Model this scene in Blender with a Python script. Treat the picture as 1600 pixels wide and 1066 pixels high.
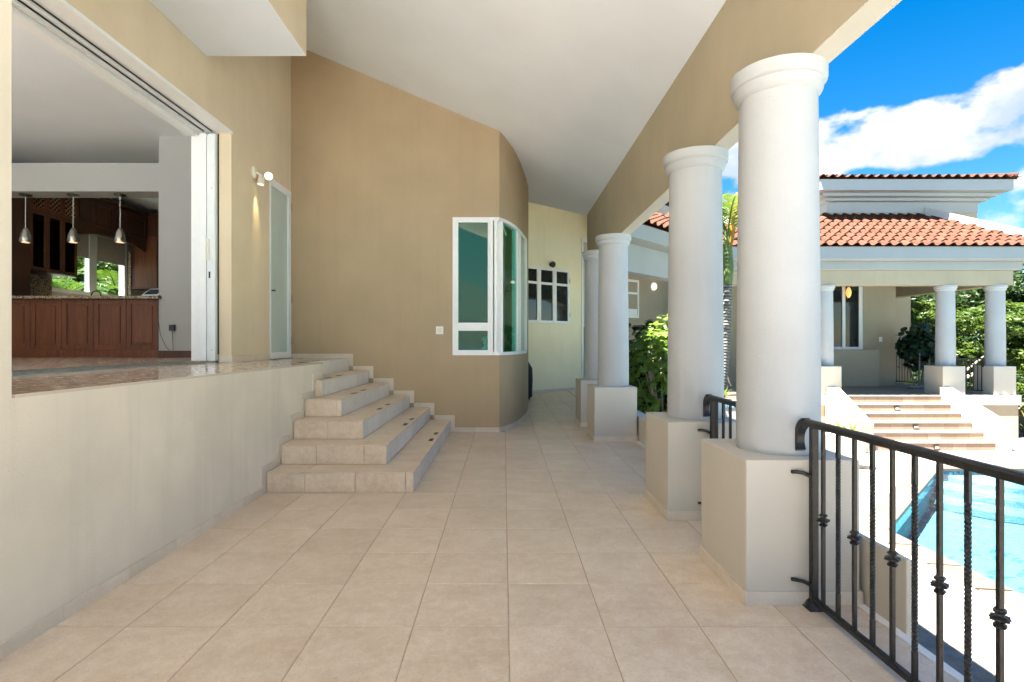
import bpy, bmesh, math, random
import numpy as np
from mathutils import Vector, Matrix, geometry
R = math.radians
random.seed(7)
rng = np.random.default_rng(7)
sc = bpy.context.scene
COL = sc.collection
for o in list(bpy.data.objects):
    bpy.data.objects.remove(o)

# ------------------------------------------------------------------ camera, sky, sun, exposure
cam_d = bpy.data.cameras.new('camera')
cam = bpy.data.objects.new('camera', cam_d); COL.objects.link(cam)
cam.location = (0, 0, 1.4); cam.rotation_euler = (R(90), 0, 0)
cam_d.sensor_width = 36; cam_d.lens = 845 / 1600 * 36
cam_d.shift_x = 13 / 1600; cam_d.shift_y = 4 / 1600
cam_d.clip_start = 0.05; cam_d.clip_end = 6000
sc.camera = cam

SUN = Vector((-0.36, -0.13, 1.0)).normalized()
EXPOSURE = 4.48
SUN_STRENGTH = 2.9
SKY_STRENGTH = 0.05
sun_d = bpy.data.lights.new('sun', 'SUN'); sun_d.energy = SUN_STRENGTH; sun_d.angle = R(0.5)
sun_d.color = (1.0, 0.96, 0.89)
sun = bpy.data.objects.new('sun', sun_d); COL.objects.link(sun)
sun.location = (0, 0, 30); sun.rotation_euler = SUN.to_track_quat('Z', 'Y').to_euler()

world = bpy.data.worlds.new('World'); sc.world = world; world.use_nodes = True
wn = world.node_tree.nodes; wl = world.node_tree.links
wn.clear()
def N(t, nodes=wn, **kw):
    n = nodes.new(t)
    for k, v in kw.items():
        setattr(n, k, v)
    return n
wout = N('ShaderNodeOutputWorld'); bg = N('ShaderNodeBackground'); bg.inputs[1].default_value = SKY_STRENGTH
sky = N('ShaderNodeTexSky', sky_type='NISHITA', sun_disc=False)
sky.sun_elevation = math.asin(SUN.z); sky.sun_rotation = math.atan2(SUN.x, SUN.y)
sky.altitude = 0; sky.air_density = 1.0; sky.dust_density = 0.15; sky.ozone_density = 2.0
hsv = N('ShaderNodeHueSaturation'); hsv.inputs['Saturation'].default_value = 1.5; hsv.inputs['Value'].default_value = 0.228
wl.new(sky.outputs[0], hsv.inputs['Color'])
tc = N('ShaderNodeTexCoord')
nrm = N('ShaderNodeVectorMath', operation='NORMALIZE'); wl.new(tc.outputs['Generated'], nrm.inputs[0])
mp = N('ShaderNodeMapping'); mp.inputs['Scale'].default_value = (1, 1, 1.7); mp.inputs['Location'].default_value = (3.1, 0.6, 0.0)
wl.new(nrm.outputs[0], mp.inputs['Vector'])
n1 = N('ShaderNodeTexNoise'); n1.inputs['Scale'].default_value = 6.5; n1.inputs['Detail'].default_value = 9; n1.inputs['Roughness'].default_value = 0.52
wl.new(mp.outputs[0], n1.inputs['Vector'])
mp2 = N('ShaderNodeMapping'); mp2.inputs['Scale'].default_value = (1, 1, 1.7); mp2.inputs['Location'].default_value = (3.1, 0.6, 0.09)
wl.new(nrm.outputs[0], mp2.inputs['Vector'])
n2 = N('ShaderNodeTexNoise'); n2.inputs['Scale'].default_value = 6.5; n2.inputs['Detail'].default_value = 6; n2.inputs['Roughness'].default_value = 0.5
wl.new(mp2.outputs[0], n2.inputs['Vector'])
sep = N('ShaderNodeSeparateXYZ'); wl.new(nrm.outputs[0], sep.inputs[0])
def M2(op, a, b=None, c=None):
    m = N('ShaderNodeMath', operation=op)
    for i, v in enumerate((a, b, c)):
        if v is None: continue
        if isinstance(v, (int, float)): m.inputs[i].default_value = v
        else: wl.new(v, m.inputs[i])
    return m.outputs[0]
# cumulus sit low above the horizon all the way round: more cover at 8 to 22 degrees, clear above
elev = sep.outputs['Z']
cr = N('ShaderNodeValToRGB'); wl.new(elev, cr.inputs[0])
cr.color_ramp.interpolation = 'EASE'
els = cr.color_ramp.elements
els[0].position = 0.0; els[0].color = (0.5,)*3 + (1,)
els[1].position = 0.75; els[1].color = (0.12,)*3 + (1,)
for p, v in ((0.17, 0.44), (0.235, 0.56), (0.28, 0.77), (0.325, 0.66), (0.375, 0.16), (0.43, 0.0), (0.5, 0.0)):
    e = els.new(p); e.color = (v, v, v, 1)
cov = M2('ADD', n1.outputs['Fac'], M2('MULTIPLY', M2('SUBTRACT', cr.outputs['Color'], 0.5), 0.62))
alpha = N('ShaderNodeMapRange'); alpha.interpolation_type = 'SMOOTHSTEP'
wl.new(cov, alpha.inputs['Value']); alpha.inputs['From Min'].default_value = 0.50; alpha.inputs['From Max'].default_value = 0.60
shade = N('ShaderNodeMapRange'); shade.interpolation_type = 'SMOOTHSTEP'
wl.new(M2('SUBTRACT', n1.outputs['Fac'], n2.outputs['Fac']), shade.inputs['Value'])
shade.inputs['From Min'].default_value = -0.13; shade.inputs['From Max'].default_value = 0.10
cloudc = N('ShaderNodeMix', data_type='RGBA')
cloudc.inputs['A'].default_value = (.68, .79, .98, 1); cloudc.inputs['B'].default_value = (1.18, 1.17, 1.16, 1)
wl.new(shade.outputs[0], cloudc.inputs['Factor'])
skymix = N('ShaderNodeMix', data_type='RGBA')
wl.new(M2('MULTIPLY', alpha.outputs[0], 0.94), skymix.inputs['Factor'])
wl.new(hsv.outputs[0], skymix.inputs['A']); wl.new(cloudc.outputs['Result'], skymix.inputs['B'])
wl.new(skymix.outputs['Result'], bg.inputs[0]); wl.new(bg.outputs[0], wout.inputs[0])

sc.view_settings.view_transform = 'Standard'; sc.view_settings.look = 'None'
sc.view_settings.exposure = EXPOSURE; sc.view_settings.gamma = 1.0; sc.view_settings.use_curve_mapping = False
cy = sc.cycles
cy.max_bounces = 12; cy.diffuse_bounces = 8; cy.glossy_bounces = 5; cy.transmission_bounces = 6; cy.transparent_max_bounces = 16
cy.caustics_reflective = False; cy.caustics_refractive = False
cy.sample_clamp_indirect = 8
cy.use_denoising = True

# ------------------------------------------------------------------ materials
MATS = {}
def new_mat(name):
    m = bpy.data.materials.new(name); m.use_nodes = True
    nt = m.node_tree; nt.nodes.clear()
    out = nt.nodes.new('ShaderNodeOutputMaterial'); b = nt.nodes.new('ShaderNodeBsdfPrincipled')
    nt.links.new(b.outputs[0], out.inputs[0])
    MATS[name] = m
    return m, nt, b, out
def wpos(nt, scale=(1, 1, 1), rand=0.0):
    g = nt.nodes.new('ShaderNodeNewGeometry')
    mpn = nt.nodes.new('ShaderNodeMapping'); mpn.inputs['Scale'].default_value = scale
    nt.links.new(g.outputs['Position'], mpn.inputs['Vector'])
    if rand:
        oi = nt.nodes.new('ShaderNodeObjectInfo')
        mu = nt.nodes.new('ShaderNodeMath'); mu.operation = 'MULTIPLY'; mu.inputs[1].default_value = rand
        nt.links.new(oi.outputs['Random'], mu.inputs[0])
        co = nt.nodes.new('ShaderNodeCombineXYZ')
        for i in range(3): nt.links.new(mu.outputs[0], co.inputs[i])
        nt.links.new(co.outputs[0], mpn.inputs['Location'])
    return mpn.outputs[0]
def noise(nt, vec, scale, detail=5, rough=0.55):
    n = nt.nodes.new('ShaderNodeTexNoise'); n.inputs['Scale'].default_value = scale
    n.inputs['Detail'].default_value = detail; n.inputs['Roughness'].default_value = rough
    nt.links.new(vec, n.inputs['Vector'])
    return n.outputs['Fac']
def ramp(nt, fac, a, b):
    r = nt.nodes.new('ShaderNodeMapRange'); r.inputs['From Min'].default_value = a; r.inputs['From Max'].default_value = b
    nt.links.new(fac, r.inputs['Value'])
    return r.outputs[0]
def mixc(nt, fac, a, b, blend='MIX'):
    m = nt.nodes.new('ShaderNodeMix'); m.data_type = 'RGBA'; m.blend_type = blend
    for sock, v in (('Factor', fac), ('A', a), ('B', b)):
        if isinstance(v, (tuple, list)): m.inputs[sock].default_value = tuple(v) + ((1,) if len(v) == 3 else ())
        elif isinstance(v, (int, float)): m.inputs[sock].default_value = v
        else: nt.links.new(v, m.inputs[sock])
    return m.outputs['Result']
def bump(nt, b, h, strength, dist):
    bn = nt.nodes.new('ShaderNodeBump'); bn.inputs['Strength'].default_value = strength; bn.inputs['Distance'].default_value = dist
    nt.links.new(h, bn.inputs['Height']); nt.links.new(bn.outputs[0], b.inputs['Normal'])
def paint(name, c, var=0.06, rough=0.85, bscale=70, bstr=0.25, spec=0.25, streak=0.05):
    """stuccoed, painted wall: cloudy wash of tone, faint vertical runs, fine relief"""
    m, nt, b, _ = new_mat(name)
    v = wpos(nt)
    f1 = ramp(nt, noise(nt, v, 1.3, 6), 0.3, 0.7)
    dark = tuple(x * (1 - var * 2) for x in c); lite = tuple(min(.9, x * (1 + var)) for x in c)
    col = mixc(nt, f1, dark, lite)
    f2 = ramp(nt, noise(nt, wpos(nt, (7, 7, .35)), 1.0, 5), 0.52, 0.8)
    st = nt.nodes.new('ShaderNodeMath'); st.operation = 'MULTIPLY'; st.inputs[1].default_value = streak * 4
    nt.links.new(f2, st.inputs[0])
    col = mixc(nt, st.outputs[0], col, tuple(x * .72 for x in c))
    f3 = ramp(nt, noise(nt, v, 55, 2), 0.70, 0.78)
    st2 = nt.nodes.new('ShaderNodeMath'); st2.operation = 'MULTIPLY'; st2.inputs[1].default_value = .12
    nt.links.new(f3, st2.inputs[0])
    col = mixc(nt, st2.outputs[0], col, tuple(x * .6 for x in c))
    nt.links.new(col, b.inputs['Base Color'])
    b.inputs['Roughness'].default_value = rough; b.inputs['Specular IOR Level'].default_value = spec
    bump(nt, b, noise(nt, v, bscale, 4), bstr, 0.004)
    return m
def tilemat(name, c1, c2, c3, rough=0.42, rand=30, pit=0.5, bstr=0.15, scale=1.0, spec=.5, objvar=.16):
    """ceramic / stone tile: every piece has its own cut of the pattern and its own tone"""
    m, nt, b, _ = new_mat(name)
    v = wpos(nt, (1, 1, 1), rand)
    f1 = ramp(nt, noise(nt, v, 3.2 * scale, 7, .6), 0.28, 0.72)
    col = mixc(nt, f1, c1, c2)
    f2 = ramp(nt, noise(nt, v, 16 * scale, 8, .68), 0.42, 0.72)
    m2 = nt.nodes.new('ShaderNodeMath'); m2.operation = 'MULTIPLY'; m2.inputs[1].default_value = .5; nt.links.new(f2, m2.inputs[0])
    col = mixc(nt, m2.outputs[0], col, c3)
    f4 = ramp(nt, noise(nt, v, 70 * scale, 6, .75), 0.44, 0.62)
    m4 = nt.nodes.new('ShaderNodeMath'); m4.operation = 'MULTIPLY'; m4.inputs[1].default_value = .22; nt.links.new(f4, m4.inputs[0])
    col = mixc(nt, m4.outputs[0], col, tuple(x * .8 for x in c1))
    f3 = ramp(nt, noise(nt, v, 85 * scale, 3, .6), 0.63, 0.69)
    m3 = nt.nodes.new('ShaderNodeMath'); m3.operation = 'MULTIPLY'; m3.inputs[1].default_value = pit; nt.links.new(f3, m3.inputs[0])
    col = mixc(nt, m3.outputs[0], col, tuple(x * .42 for x in c3))
    oi = nt.nodes.new('ShaderNodeObjectInfo')
    mr = nt.nodes.new('ShaderNodeMapRange'); mr.inputs['To Min'].default_value = 1 - objvar / 2; mr.inputs['To Max'].default_value = 1 + objvar / 2
    nt.links.new(oi.outputs['Random'], mr.inputs['Value'])
    co = nt.nodes.new('ShaderNodeCombineXYZ')
    for i in range(3): nt.links.new(mr.outputs[0], co.inputs[i])
    col = mixc(nt, 1.0, col, co.outputs[0], 'MULTIPLY')
    nt.links.new(col, b.inputs['Base Color'])
    rr = nt.nodes.new('ShaderNodeMapRange'); rr.inputs['To Min'].default_value = rough - .1; rr.inputs['To Max'].default_value = rough + .2
    nt.links.new(f2, rr.inputs['Value']); nt.links.new(rr.outputs[0], b.inputs['Roughness'])
    b.inputs['Specular IOR Level'].default_value = spec
    bump(nt, b, noise(nt, v, 24 * scale, 7, .65), bstr, 0.003)
    return m
def plain(name, c, rough=.5, metal=0.0, var=.08, nscale=12, bstr=.0, emit=None, estr=0, spec=.5):
    m, nt, b, _ = new_mat(name)
    v = wpos(nt)
    f = ramp(nt, noise(nt, v, nscale, 5), .3, .7)
    nt.links.new(mixc(nt, f, tuple(x * (1 - var) for x in c), tuple(min(1, x * (1 + var)) for x in c)), b.inputs['Base Color'])
    b.inputs['Roughness'].default_value = rough; b.inputs['Metallic'].default_value = metal
    b.inputs['Specular IOR Level'].default_value = spec
    if bstr: bump(nt, b, noise(nt, v, nscale * 4, 4), bstr, .002)
    if emit:
        b.inputs['Emission Color'].default_value = tuple(emit) + (1,); b.inputs['Emission Strength'].default_value = estr
    return m
def wood(name, c1, c2, rough=.35):
    m, nt, b, _ = new_mat(name)
    v = wpos(nt, (9, 9, .9), 20)
    f = ramp(nt, noise(nt, v, 2.0, 8, .65), .3, .72)
    col = mixc(nt, f, c1, c2)
    f2 = ramp(nt, noise(nt, wpos(nt, (60, 60, 3), 20), 2.0, 3), .5, .75)
    m2 = nt.nodes.new('ShaderNodeMath'); m2.operation = 'MULTIPLY'; m2.inputs[1].default_value = .4; nt.links.new(f2, m2.inputs[0])
    col = mixc(nt, m2.outputs[0], col, tuple(x * .5 for x in c1))
    nt.links.new(col, b.inputs['Base Color']); b.inputs['Roughness'].default_value = rough
    return m
def glassmat(name, tint, fac=.5, rough=.01, ior=1.5, gl=(1, 1, 1), wave=None, add=0.0):
    """thin pane: tinted transparency under a fresnel mirror"""
    m = bpy.data.materials.new(name); m.use_nodes = True; nt = m.node_tree; nt.nodes.clear(); MATS[name] = m
    out = nt.nodes.new('ShaderNodeOutputMaterial'); t = nt.nodes.new('ShaderNodeBsdfTransparent'); t.inputs[0].default_value = tuple(tint) + (1,)
    g = nt.nodes.new('ShaderNodeBsdfGlossy'); g.inputs['Roughness'].default_value = rough; g.inputs[0].default_value = tuple(gl) + (1,)
    fr = nt.nodes.new('ShaderNodeFresnel'); fr.inputs['IOR'].default_value = ior
    ad = nt.nodes.new('ShaderNodeMath'); ad.operation = 'ADD'; ad.use_clamp = True; ad.inputs[1].default_value = add
    gm = nt.nodes.new('ShaderNodeNewGeometry'); iv = nt.nodes.new('ShaderNodeMath'); iv.operation = 'SUBTRACT'; iv.inputs[0].default_value = 1
    nt.links.new(gm.outputs['Backfacing'], iv.inputs[1])
    nt.links.new(fr.outputs[0], ad.inputs[0])
    fm = nt.nodes.new('ShaderNodeMath'); fm.operation = 'MULTIPLY'; nt.links.new(ad.outputs[0], fm.inputs[0]); nt.links.new(iv.outputs[0], fm.inputs[1]); ad = fm
    mx = nt.nodes.new('ShaderNodeMixShader'); nt.links.new(ad.outputs[0], mx.inputs[0])
    nt.links.new(t.outputs[0], mx.inputs[1]); nt.links.new(g.outputs[0], mx.inputs[2]); nt.links.new(mx.outputs[0], out.inputs[0])
    if wave:
        v = wpos(nt)
        h = noise(nt, v, wave[0], 4, .5)
        bn = nt.nodes.new('ShaderNodeBump'); bn.inputs['Strength'].default_value = wave[1]; bn.inputs['Distance'].default_value = wave[2]
        nt.links.new(h, bn.inputs['Height'])
        nt.links.new(bn.outputs[0], g.inputs['Normal']); nt.links.new(bn.outputs[0], fr.inputs['Normal'])
    return m
def leafmat(name, c1, c2, nscale=2.0, trans=.35, rough=.45):
    m, nt, b, out = new_mat(name)
    f = ramp(nt, noise(nt, wpos(nt, (1, 1, 1)), nscale, 4), .35, .65)
    f2 = noise(nt, wpos(nt), nscale * 14, 2)
    col = mixc(nt, f, c1, c2)
    col = mixc(nt, ramp(nt, f2, .35, .75), col, tuple(x * .55 for x in c1))
    nt.links.new(col, b.inputs['Base Color']); b.inputs['Roughness'].default_value = rough; b.inputs['Specular IOR Level'].default_value = .35
    tr = nt.nodes.new('ShaderNodeBsdfTranslucent')
    nt.links.new(mixc(nt, .5, col, (c2[0] * 1.3, c2[1] * 1.3, c2[2] * .6)), tr.inputs[0])
    mx = nt.nodes.new('ShaderNodeMixShader'); mx.inputs[0].default_value = trans
    nt.links.new(b.outputs[0], mx.inputs[1]); nt.links.new(tr.outputs[0], mx.inputs[2]); nt.links.new(mx.outputs[0], out.inputs[0])
    return m

paint('tan', (.44, .335, .212), var=.035, bstr=.6, bscale=120)
paint('cream', (.69, .57, .405), var=.04)
paint('cream_far', (.83, .77, .55), var=.03)
paint('parapet', (.69, .615, .505), var=.06, streak=.09, bstr=.45)
paint('white', (.80, .79, .77), var=.02, streak=.015, bstr=.18)
paint('ceiling', (.77, .81, .86), var=.02, streak=0, bstr=.12, bscale=40)
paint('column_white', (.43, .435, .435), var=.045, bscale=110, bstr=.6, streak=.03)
paint('pedestal', (.56, .51, .43), var=.03, streak=.02)
paint('beam_tan', (.44, .37, .26), var=.05, streak=.02)
paint('far_tan', (.38, .325, .235), var=.03)
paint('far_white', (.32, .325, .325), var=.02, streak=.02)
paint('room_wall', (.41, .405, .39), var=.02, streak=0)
paint('inner_wall', (.78, .78, .74), var=.02, streak=0)
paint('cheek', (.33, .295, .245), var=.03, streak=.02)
paint('curb', (.66, .59, .48), var=.03)
tilemat('floor_tile', (.545, .41, .285), (.70, .575, .44), (.83, .755, .65), rough=.40, pit=.6, scale=1.0, bstr=.05, objvar=.08)
tilemat('riser_tile', (.56, .425, .30), (.72, .60, .465), (.82, .745, .64), rough=.5, pit=.7, scale=1.3)
tilemat('marble', (.62, .575, .53), (.72, .67, .61), (.60, .54, .48), rough=.4, pit=.15, scale=1.5)
tilemat('skirting', (.60, .51, .41), (.70, .62, .52), (.64, .56, .47), rough=.4, pit=.3, scale=2)
tilemat('polished_floor', (.56, .46, .37), (.66, .56, .46), (.60, .49, .39), rough=.16, pit=.1, rand=0, bstr=.02, scale=.8)
tilemat('bounce_stone', (.70, .66, .60), (.78, .74, .69), (.74, .69, .62), rough=.7, rand=0, pit=.2, scale=.5)  # kept pale so the unseen slab behind the camera bounces more light
tilemat('deck', (.19, .162, .133), (.23, .202, .172), (.09, .056, .032), rough=.7, rand=0, pit=.3, scale=.5)
tilemat('coping', (.078, .06, .042), (.092, .074, .056), (.072, .047, .028), rough=.65, rand=40, pit=.3)
tilemat('far_riser', (.25, .165, .115), (.30, .21, .155), (.27, .185, .13), rough=.6, rand=40, pit=.2, objvar=.3)
tilemat('far_tread', (.22, .19, .155), (.26, .23, .195), (.22, .18, .14), rough=.6, rand=40, pit=.2)
tilemat('terracotta', (.064, .0285, .0185), (.074, .035, .024), (.056, .026, .018), rough=.85, rand=50, pit=.25, objvar=.35, spec=.04, scale=1.5)
plain('grout', (.46, .335, .22), rough=.9, var=.15, nscale=9)
plain('iron', (.035, .032, .03), rough=.42, metal=.6, var=.3, nscale=60, bstr=.3)
plain('white_frame', (.80, .80, .79), rough=.35, var=.02)
plain('alu_white', (.74, .755, .76), rough=.3, var=.03)
plain('rubber', (.02, .02, .02), rough=.7)
plain('black_plastic', (.015, .015, .017), rough=.45)
plain('black_cover', (.012, .012, .014), rough=.75, var=.3, nscale=6, bstr=.6)
plain('track', (.42, .44, .46), rough=.3, metal=.85, nscale=20, var=.15)
plain('frost', (.47, .54, .515), rough=.32, var=.02, spec=.5)
plain('dark_glass', (.018, .022, .022), rough=.03, spec=.8, var=.1)
plain('steel', (.55, .53, .50), rough=.25, metal=1.0, nscale=40, var=.1)
plain('bronze', (.09, .07, .05), rough=.35, metal=.9)
plain('ivory', (.74, .69, .58), rough=.4)
plain('bulb', (.9, .85, .7), emit=(1, .9, .7), estr=.2)
plain('lamp_glow', (.9, .8, .65), emit=(1, .88, .7), estr=.05)
plain('pendant_glow', (.9, .7, .5), emit=(1, .62, .32), estr=.09)
plain('sconce_glow', (.9, .6, .2), emit=(1, .45, .1), estr=.05)
plain('blind', (.46, .42, .37), rough=.8)
plain('statue', (.62, .60, .55), rough=.6)
plain('screen', (.03, .05, .07), rough=.1)
plain('stone_dark', (.16, .15, .14), rough=.9, var=.4)
plain('soil', (.07, .05, .035), rough=1)
plain('pool_plaster', (.062, .14, .17), rough=.7, var=.05, nscale=3)
plain('mosaic_mark', (.03, .13, .30), rough=.4)
plain('rock', (.3, .28, .25), rough=.9, var=.3)
wood('cherry', (.10, .029, .010), (.20, .064, .021), .5)
wood('cherry_dark', (.055, .017, .008), (.10, .033, .014), .45)
wood('lattice_wood', (.20, .10, .05), (.30, .16, .08))
glassmat('teal_glass', (.50, .86, .79), ior=1.5)
glassmat('clear_glass', (.80, .88, .85))
glassmat('cabinet_glass', (.25, .27, .28))
glassmat('water', (.68, .92, .96), ior=1.33, rough=.02, wave=(6, .5, .03))
leafmat('leaf_tree', (.045, .09, .014), (.095, .14, .023), .55)
leafmat('leaf_tree_dark', (.02, .044, .013), (.038, .07, .019), .6)
leafmat('leaf_bush', (.075, .16, .023), (.18, .26, .05), 3.0, trans=.3)
leafmat('leaf_shrub', (.012, .03, .014), (.028, .06, .022), 3.0, trans=.15, rough=.3)
leafmat('leaf_palm', (.04, .085, .016), (.09, .135, .026), 2.0)
leafmat('leaf_yellow', (.32, .20, .018), (.40, .27, .03), 2.0)
leafmat('leaf_lime', (.10, .15, .03), (.19, .23, .06), 6.0)
leafmat('leaf_dry', (.17, .115, .058), (.24, .175, .09), 3.0)
leafmat('crownshaft', (.075, .12, .027), (.13, .175, .05), 3.0, trans=.0)
plain('bark', (.26, .22, .18), rough=.9, var=.35, nscale=14, bstr=.5)
# ringed grey palm trunk
m, nt, b, _ = new_mat('palm_trunk')
wv = nt.nodes.new('ShaderNodeTexWave'); wv.bands_direction = 'Z'; wv.inputs['Scale'].default_value = 5.2; wv.inputs['Distortion'].default_value = 1.5; wv.inputs['Detail'].default_value = 3
nt.links.new(wpos(nt), wv.inputs['Vector'])
nt.links.new(mixc(nt, wv.outputs['Fac'], (.07, .062, .052), (.20, .185, .165)), b.inputs['Base Color']); b.inputs['Roughness'].default_value = .9
bump(nt, b, wv.outputs['Fac'], .6, .02)
# granite
m, nt, b, _ = new_mat('granite')
vo = nt.nodes.new('ShaderNodeTexVoronoi'); vo.inputs['Scale'].default_value = 55; nt.links.new(wpos(nt), vo.inputs['Vector'])
gr = nt.nodes.new('ShaderNodeValToRGB'); nt.links.new(vo.outputs['Color'], gr.inputs[0])
gr.color_ramp.interpolation = 'CONSTANT'
for p, c in ((.25, (.30, .20, .12)), (.5, (.10, .075, .055)), (.7, (.44, .35, .26)), (.88, (.05, .04, .035))):
    e = gr.color_ramp.elements.new(p); e.color = c + (1,)
gr.color_ramp.elements[0].color = (.36, .28, .2, 1)
nt.links.new(gr.outputs[0], b.inputs['Base Color']); b.inputs['Roughness'].default_value = .2
# mosaic band
m, nt, b, _ = new_mat('mosaic')
br = nt.nodes.new('ShaderNodeTexVoronoi'); br.inputs['Scale'].default_value = 24; nt.links.new(wpos(nt), br.inputs['Vector'])
gr = nt.nodes.new('ShaderNodeValToRGB'); nt.links.new(br.outputs['Color'], gr.inputs[0]); gr.color_ramp.interpolation = 'CONSTANT'
gr.color_ramp.elements[0].color = (.02, .10, .22, 1)
for p, c in ((.35, (.05, .30, .45)), (.6, (.02, .16, .33)), (.8, (.25, .50, .58))):
    e = gr.color_ramp.elements.new(p); e.color = c + (1,)
nt.links.new(gr.outputs[0], b.inputs['Base Color']); b.inputs['Roughness'].default_value = .15
# ground, sea
m, nt, b, _ = new_mat('grass_ground')
f = ramp(nt, noise(nt, wpos(nt), .35, 8), .3, .7)
nt.links.new(mixc(nt, f, (.05, .085, .02), (.11, .13, .045)), b.inputs['Base Color']); b.inputs['Roughness'].default_value = 1
plain('sea', (.03, .16, .26), rough=.12, var=.2, nscale=.05)

# ------------------------------------------------------------------ mesh helpers
class MB:
    def __init__(s): s.v = []; s.f = []
    def add(s, vs, fs):
        o = len(s.v); s.v += [tuple(p) for p in vs]; s.f += [tuple(i + o for i in f) for f in fs]; return s
    def box(s, x0, x1, y0, y1, z0, z1):
        return s.add([(x0,y0,z0),(x1,y0,z0),(x1,y1,z0),(x0,y1,z0),(x0,y0,z1),(x1,y0,z1),(x1,y1,z1),(x0,y1,z1)],
                     [(0,3,2,1),(4,5,6,7),(0,1,5,4),(1,2,6,5),(2,3,7,6),(3,0,4,7)])
    def prism(s, poly, z0, z1):
        """upright prism over a plan polygon; z0, z1 numbers or functions of (x, y)"""
        n = len(poly); A = sum(poly[i][0]*poly[(i+1)%n][1]-poly[(i+1)%n][0]*poly[i][1] for i in range(n))
        if A < 0: poly = poly[::-1]
        f0 = z0 if callable(z0) else (lambda x, y: z0); f1 = z1 if callable(z1) else (lambda x, y: z1)
        vs = [(x, y, f0(x, y)) for x, y in poly] + [(x, y, f1(x, y)) for x, y in poly]
        fs = [tuple(range(n))[::-1], tuple(range(n, 2*n))] + [(i, (i+1) % n, n+(i+1) % n, n+i) for i in range(n)]
        return s.add(vs, fs)
    def extr(s, poly, axis, a, b):
        """polygon in the plane across an axis, pushed from a to b. axis 'x': poly (y,z); 'y': poly (x,z)"""
        n = len(poly)
        P = (lambda p, t: (t, p[0], p[1])) if axis == 'x' else (lambda p, t: (p[0], t, p[1]))
        vs = [P(p, a) for p in poly] + [P(p, b) for p in poly]
        fs = [tuple(range(n)), tuple(range(n, 2*n))[::-1]] + [(i, n+i, n+(i+1) % n, (i+1) % n) for i in range(n)]
        return s.add(vs, fs)
    def lathe(s, prof, seg=32, c=(0, 0, 0), rot=0.0, cap=True):
        vs = []; fs = []; m = len(prof)
        for r, z in prof:
            for k in range(seg):
                a = 2*math.pi*k/seg + rot
                vs.append((c[0]+r*math.cos(a), c[1]+r*math.sin(a), c[2]+z))
        for i in range(m-1):
            for k in range(seg):
                k2 = (k+1) % seg
                fs.append((i*seg+k, i*seg+k2, (i+1)*seg+k2, (i+1)*seg+k))
        if cap:
            fs.append(tuple(range(seg))[::-1]); fs.append(tuple(range((m-1)*seg, m*seg)))
        return s.add(vs, fs)
    def tube(s, pts, rad, seg=8, twist=0.0):
        pts = [Vector(p) for p in pts]; n = len(pts); vs = []; fs = []
        up = Vector((0, 0, 1)); prev = None
        for i, p in enumerate(pts):
            t = (pts[min(i+1, n-1)] - pts[max(i-1, 0)]).normalized()
            if prev is None:
                a = up if abs(t.z) < .9 else Vector((1, 0, 0))
                u = (a - t*a.dot(t)).normalized()
            else:
                u = (prev - t*prev.dot(t)).normalized()
            prev = u; w = t.cross(u)
            r = rad[i] if isinstance(rad, (list, tuple)) else rad
            for k in range(seg):
                an = 2*math.pi*k/seg + twist*i
                vs.append(p + u*r*math.cos(an) + w*r*math.sin(an))
        for i in range(n-1):
            for k in range(seg):
                k2 = (k+1) % seg
                fs.append((i*seg+k, i*seg+k2, (i+1)*seg+k2, (i+1)*seg+k))
        fs.append(tuple(range(seg))[::-1]); fs.append(tuple(range((n-1)*seg, n*seg)))
        return s.add(vs, fs)
    def mesh(s, name, smooth=False):
        me = bpy.data.meshes.new(name); me.from_pydata(s.v, [], s.f)
        bm = bmesh.new(); bm.from_mesh(me); bmesh.ops.recalc_face_normals(bm, faces=bm.faces); bm.to_mesh(me); bm.free()
        if smooth:
            me.polygons.foreach_set('use_smooth', [True]*len(me.polygons))
            me.set_sharp_from_angle(angle=R(smooth if smooth is not True else 40))
        me.update()
        return me
def put(name, me, mat, parent=None, loc=(0, 0, 0)):
    if isinstance(mat, str): mat = MATS[mat]
    if mat and not me.materials: me.materials.append(mat)
    o = bpy.data.objects.new(name, me); COL.objects.link(o); o.location = loc
    if parent is not None: o.parent = parent
    return o
def build(name, mb, mat, parent=None, smooth=False, bevel=0.0, loc=(0, 0, 0), world=False, seg=2):
    """world=True: vertices are world coordinates; shift them into the parent's frame"""
    if world and parent is not None:
        inv = world_matrix(parent).inverted()
        mb.v = [tuple(inv @ Vector(p)) for p in mb.v]
    o = put(name, mb.mesh(name, smooth), mat, parent, loc)
    if bevel:
        bv = o.modifiers.new('bevel', 'BEVEL'); bv.width = bevel; bv.segments = seg; bv.limit_method = 'ANGLE'; bv.angle_limit = R(40)
        bv.harden_normals = False
    return o
def world_matrix(o):
    mtx = Matrix.Translation(o.location) @ o.rotation_euler.to_matrix().to_4x4()
    return (world_matrix(o.parent) @ mtx) if o.parent else mtx
def tag(o, label=None, cat=None, group=None, kind=None):
    for k, v in (('label', label), ('category', cat), ('group', group), ('kind', kind)):
        if v: o[k] = v
    return o
def thing(name, label, cat, loc=(0, 0, 0), rz=0.0, group=None):
    o = bpy.data.objects.new(name, None); COL.objects.link(o); o.empty_display_size = .2
    o.location = loc; o.rotation_euler = (0, 0, rz)
    return tag(o, label, cat, group)
def copy_tree(o, parent=None):
    c = o.copy(); COL.objects.link(c); c.parent = parent
    for ch in o.children: copy_tree(ch, c)
    return c
def bx(name, x0, x1, y0, y1, z0, z1, mat, parent=None, bevel=0.0, world=True):
    return build(name, MB().box(x0, x1, y0, y1, z0, z1), mat, parent, bevel=bevel, world=world)
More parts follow.
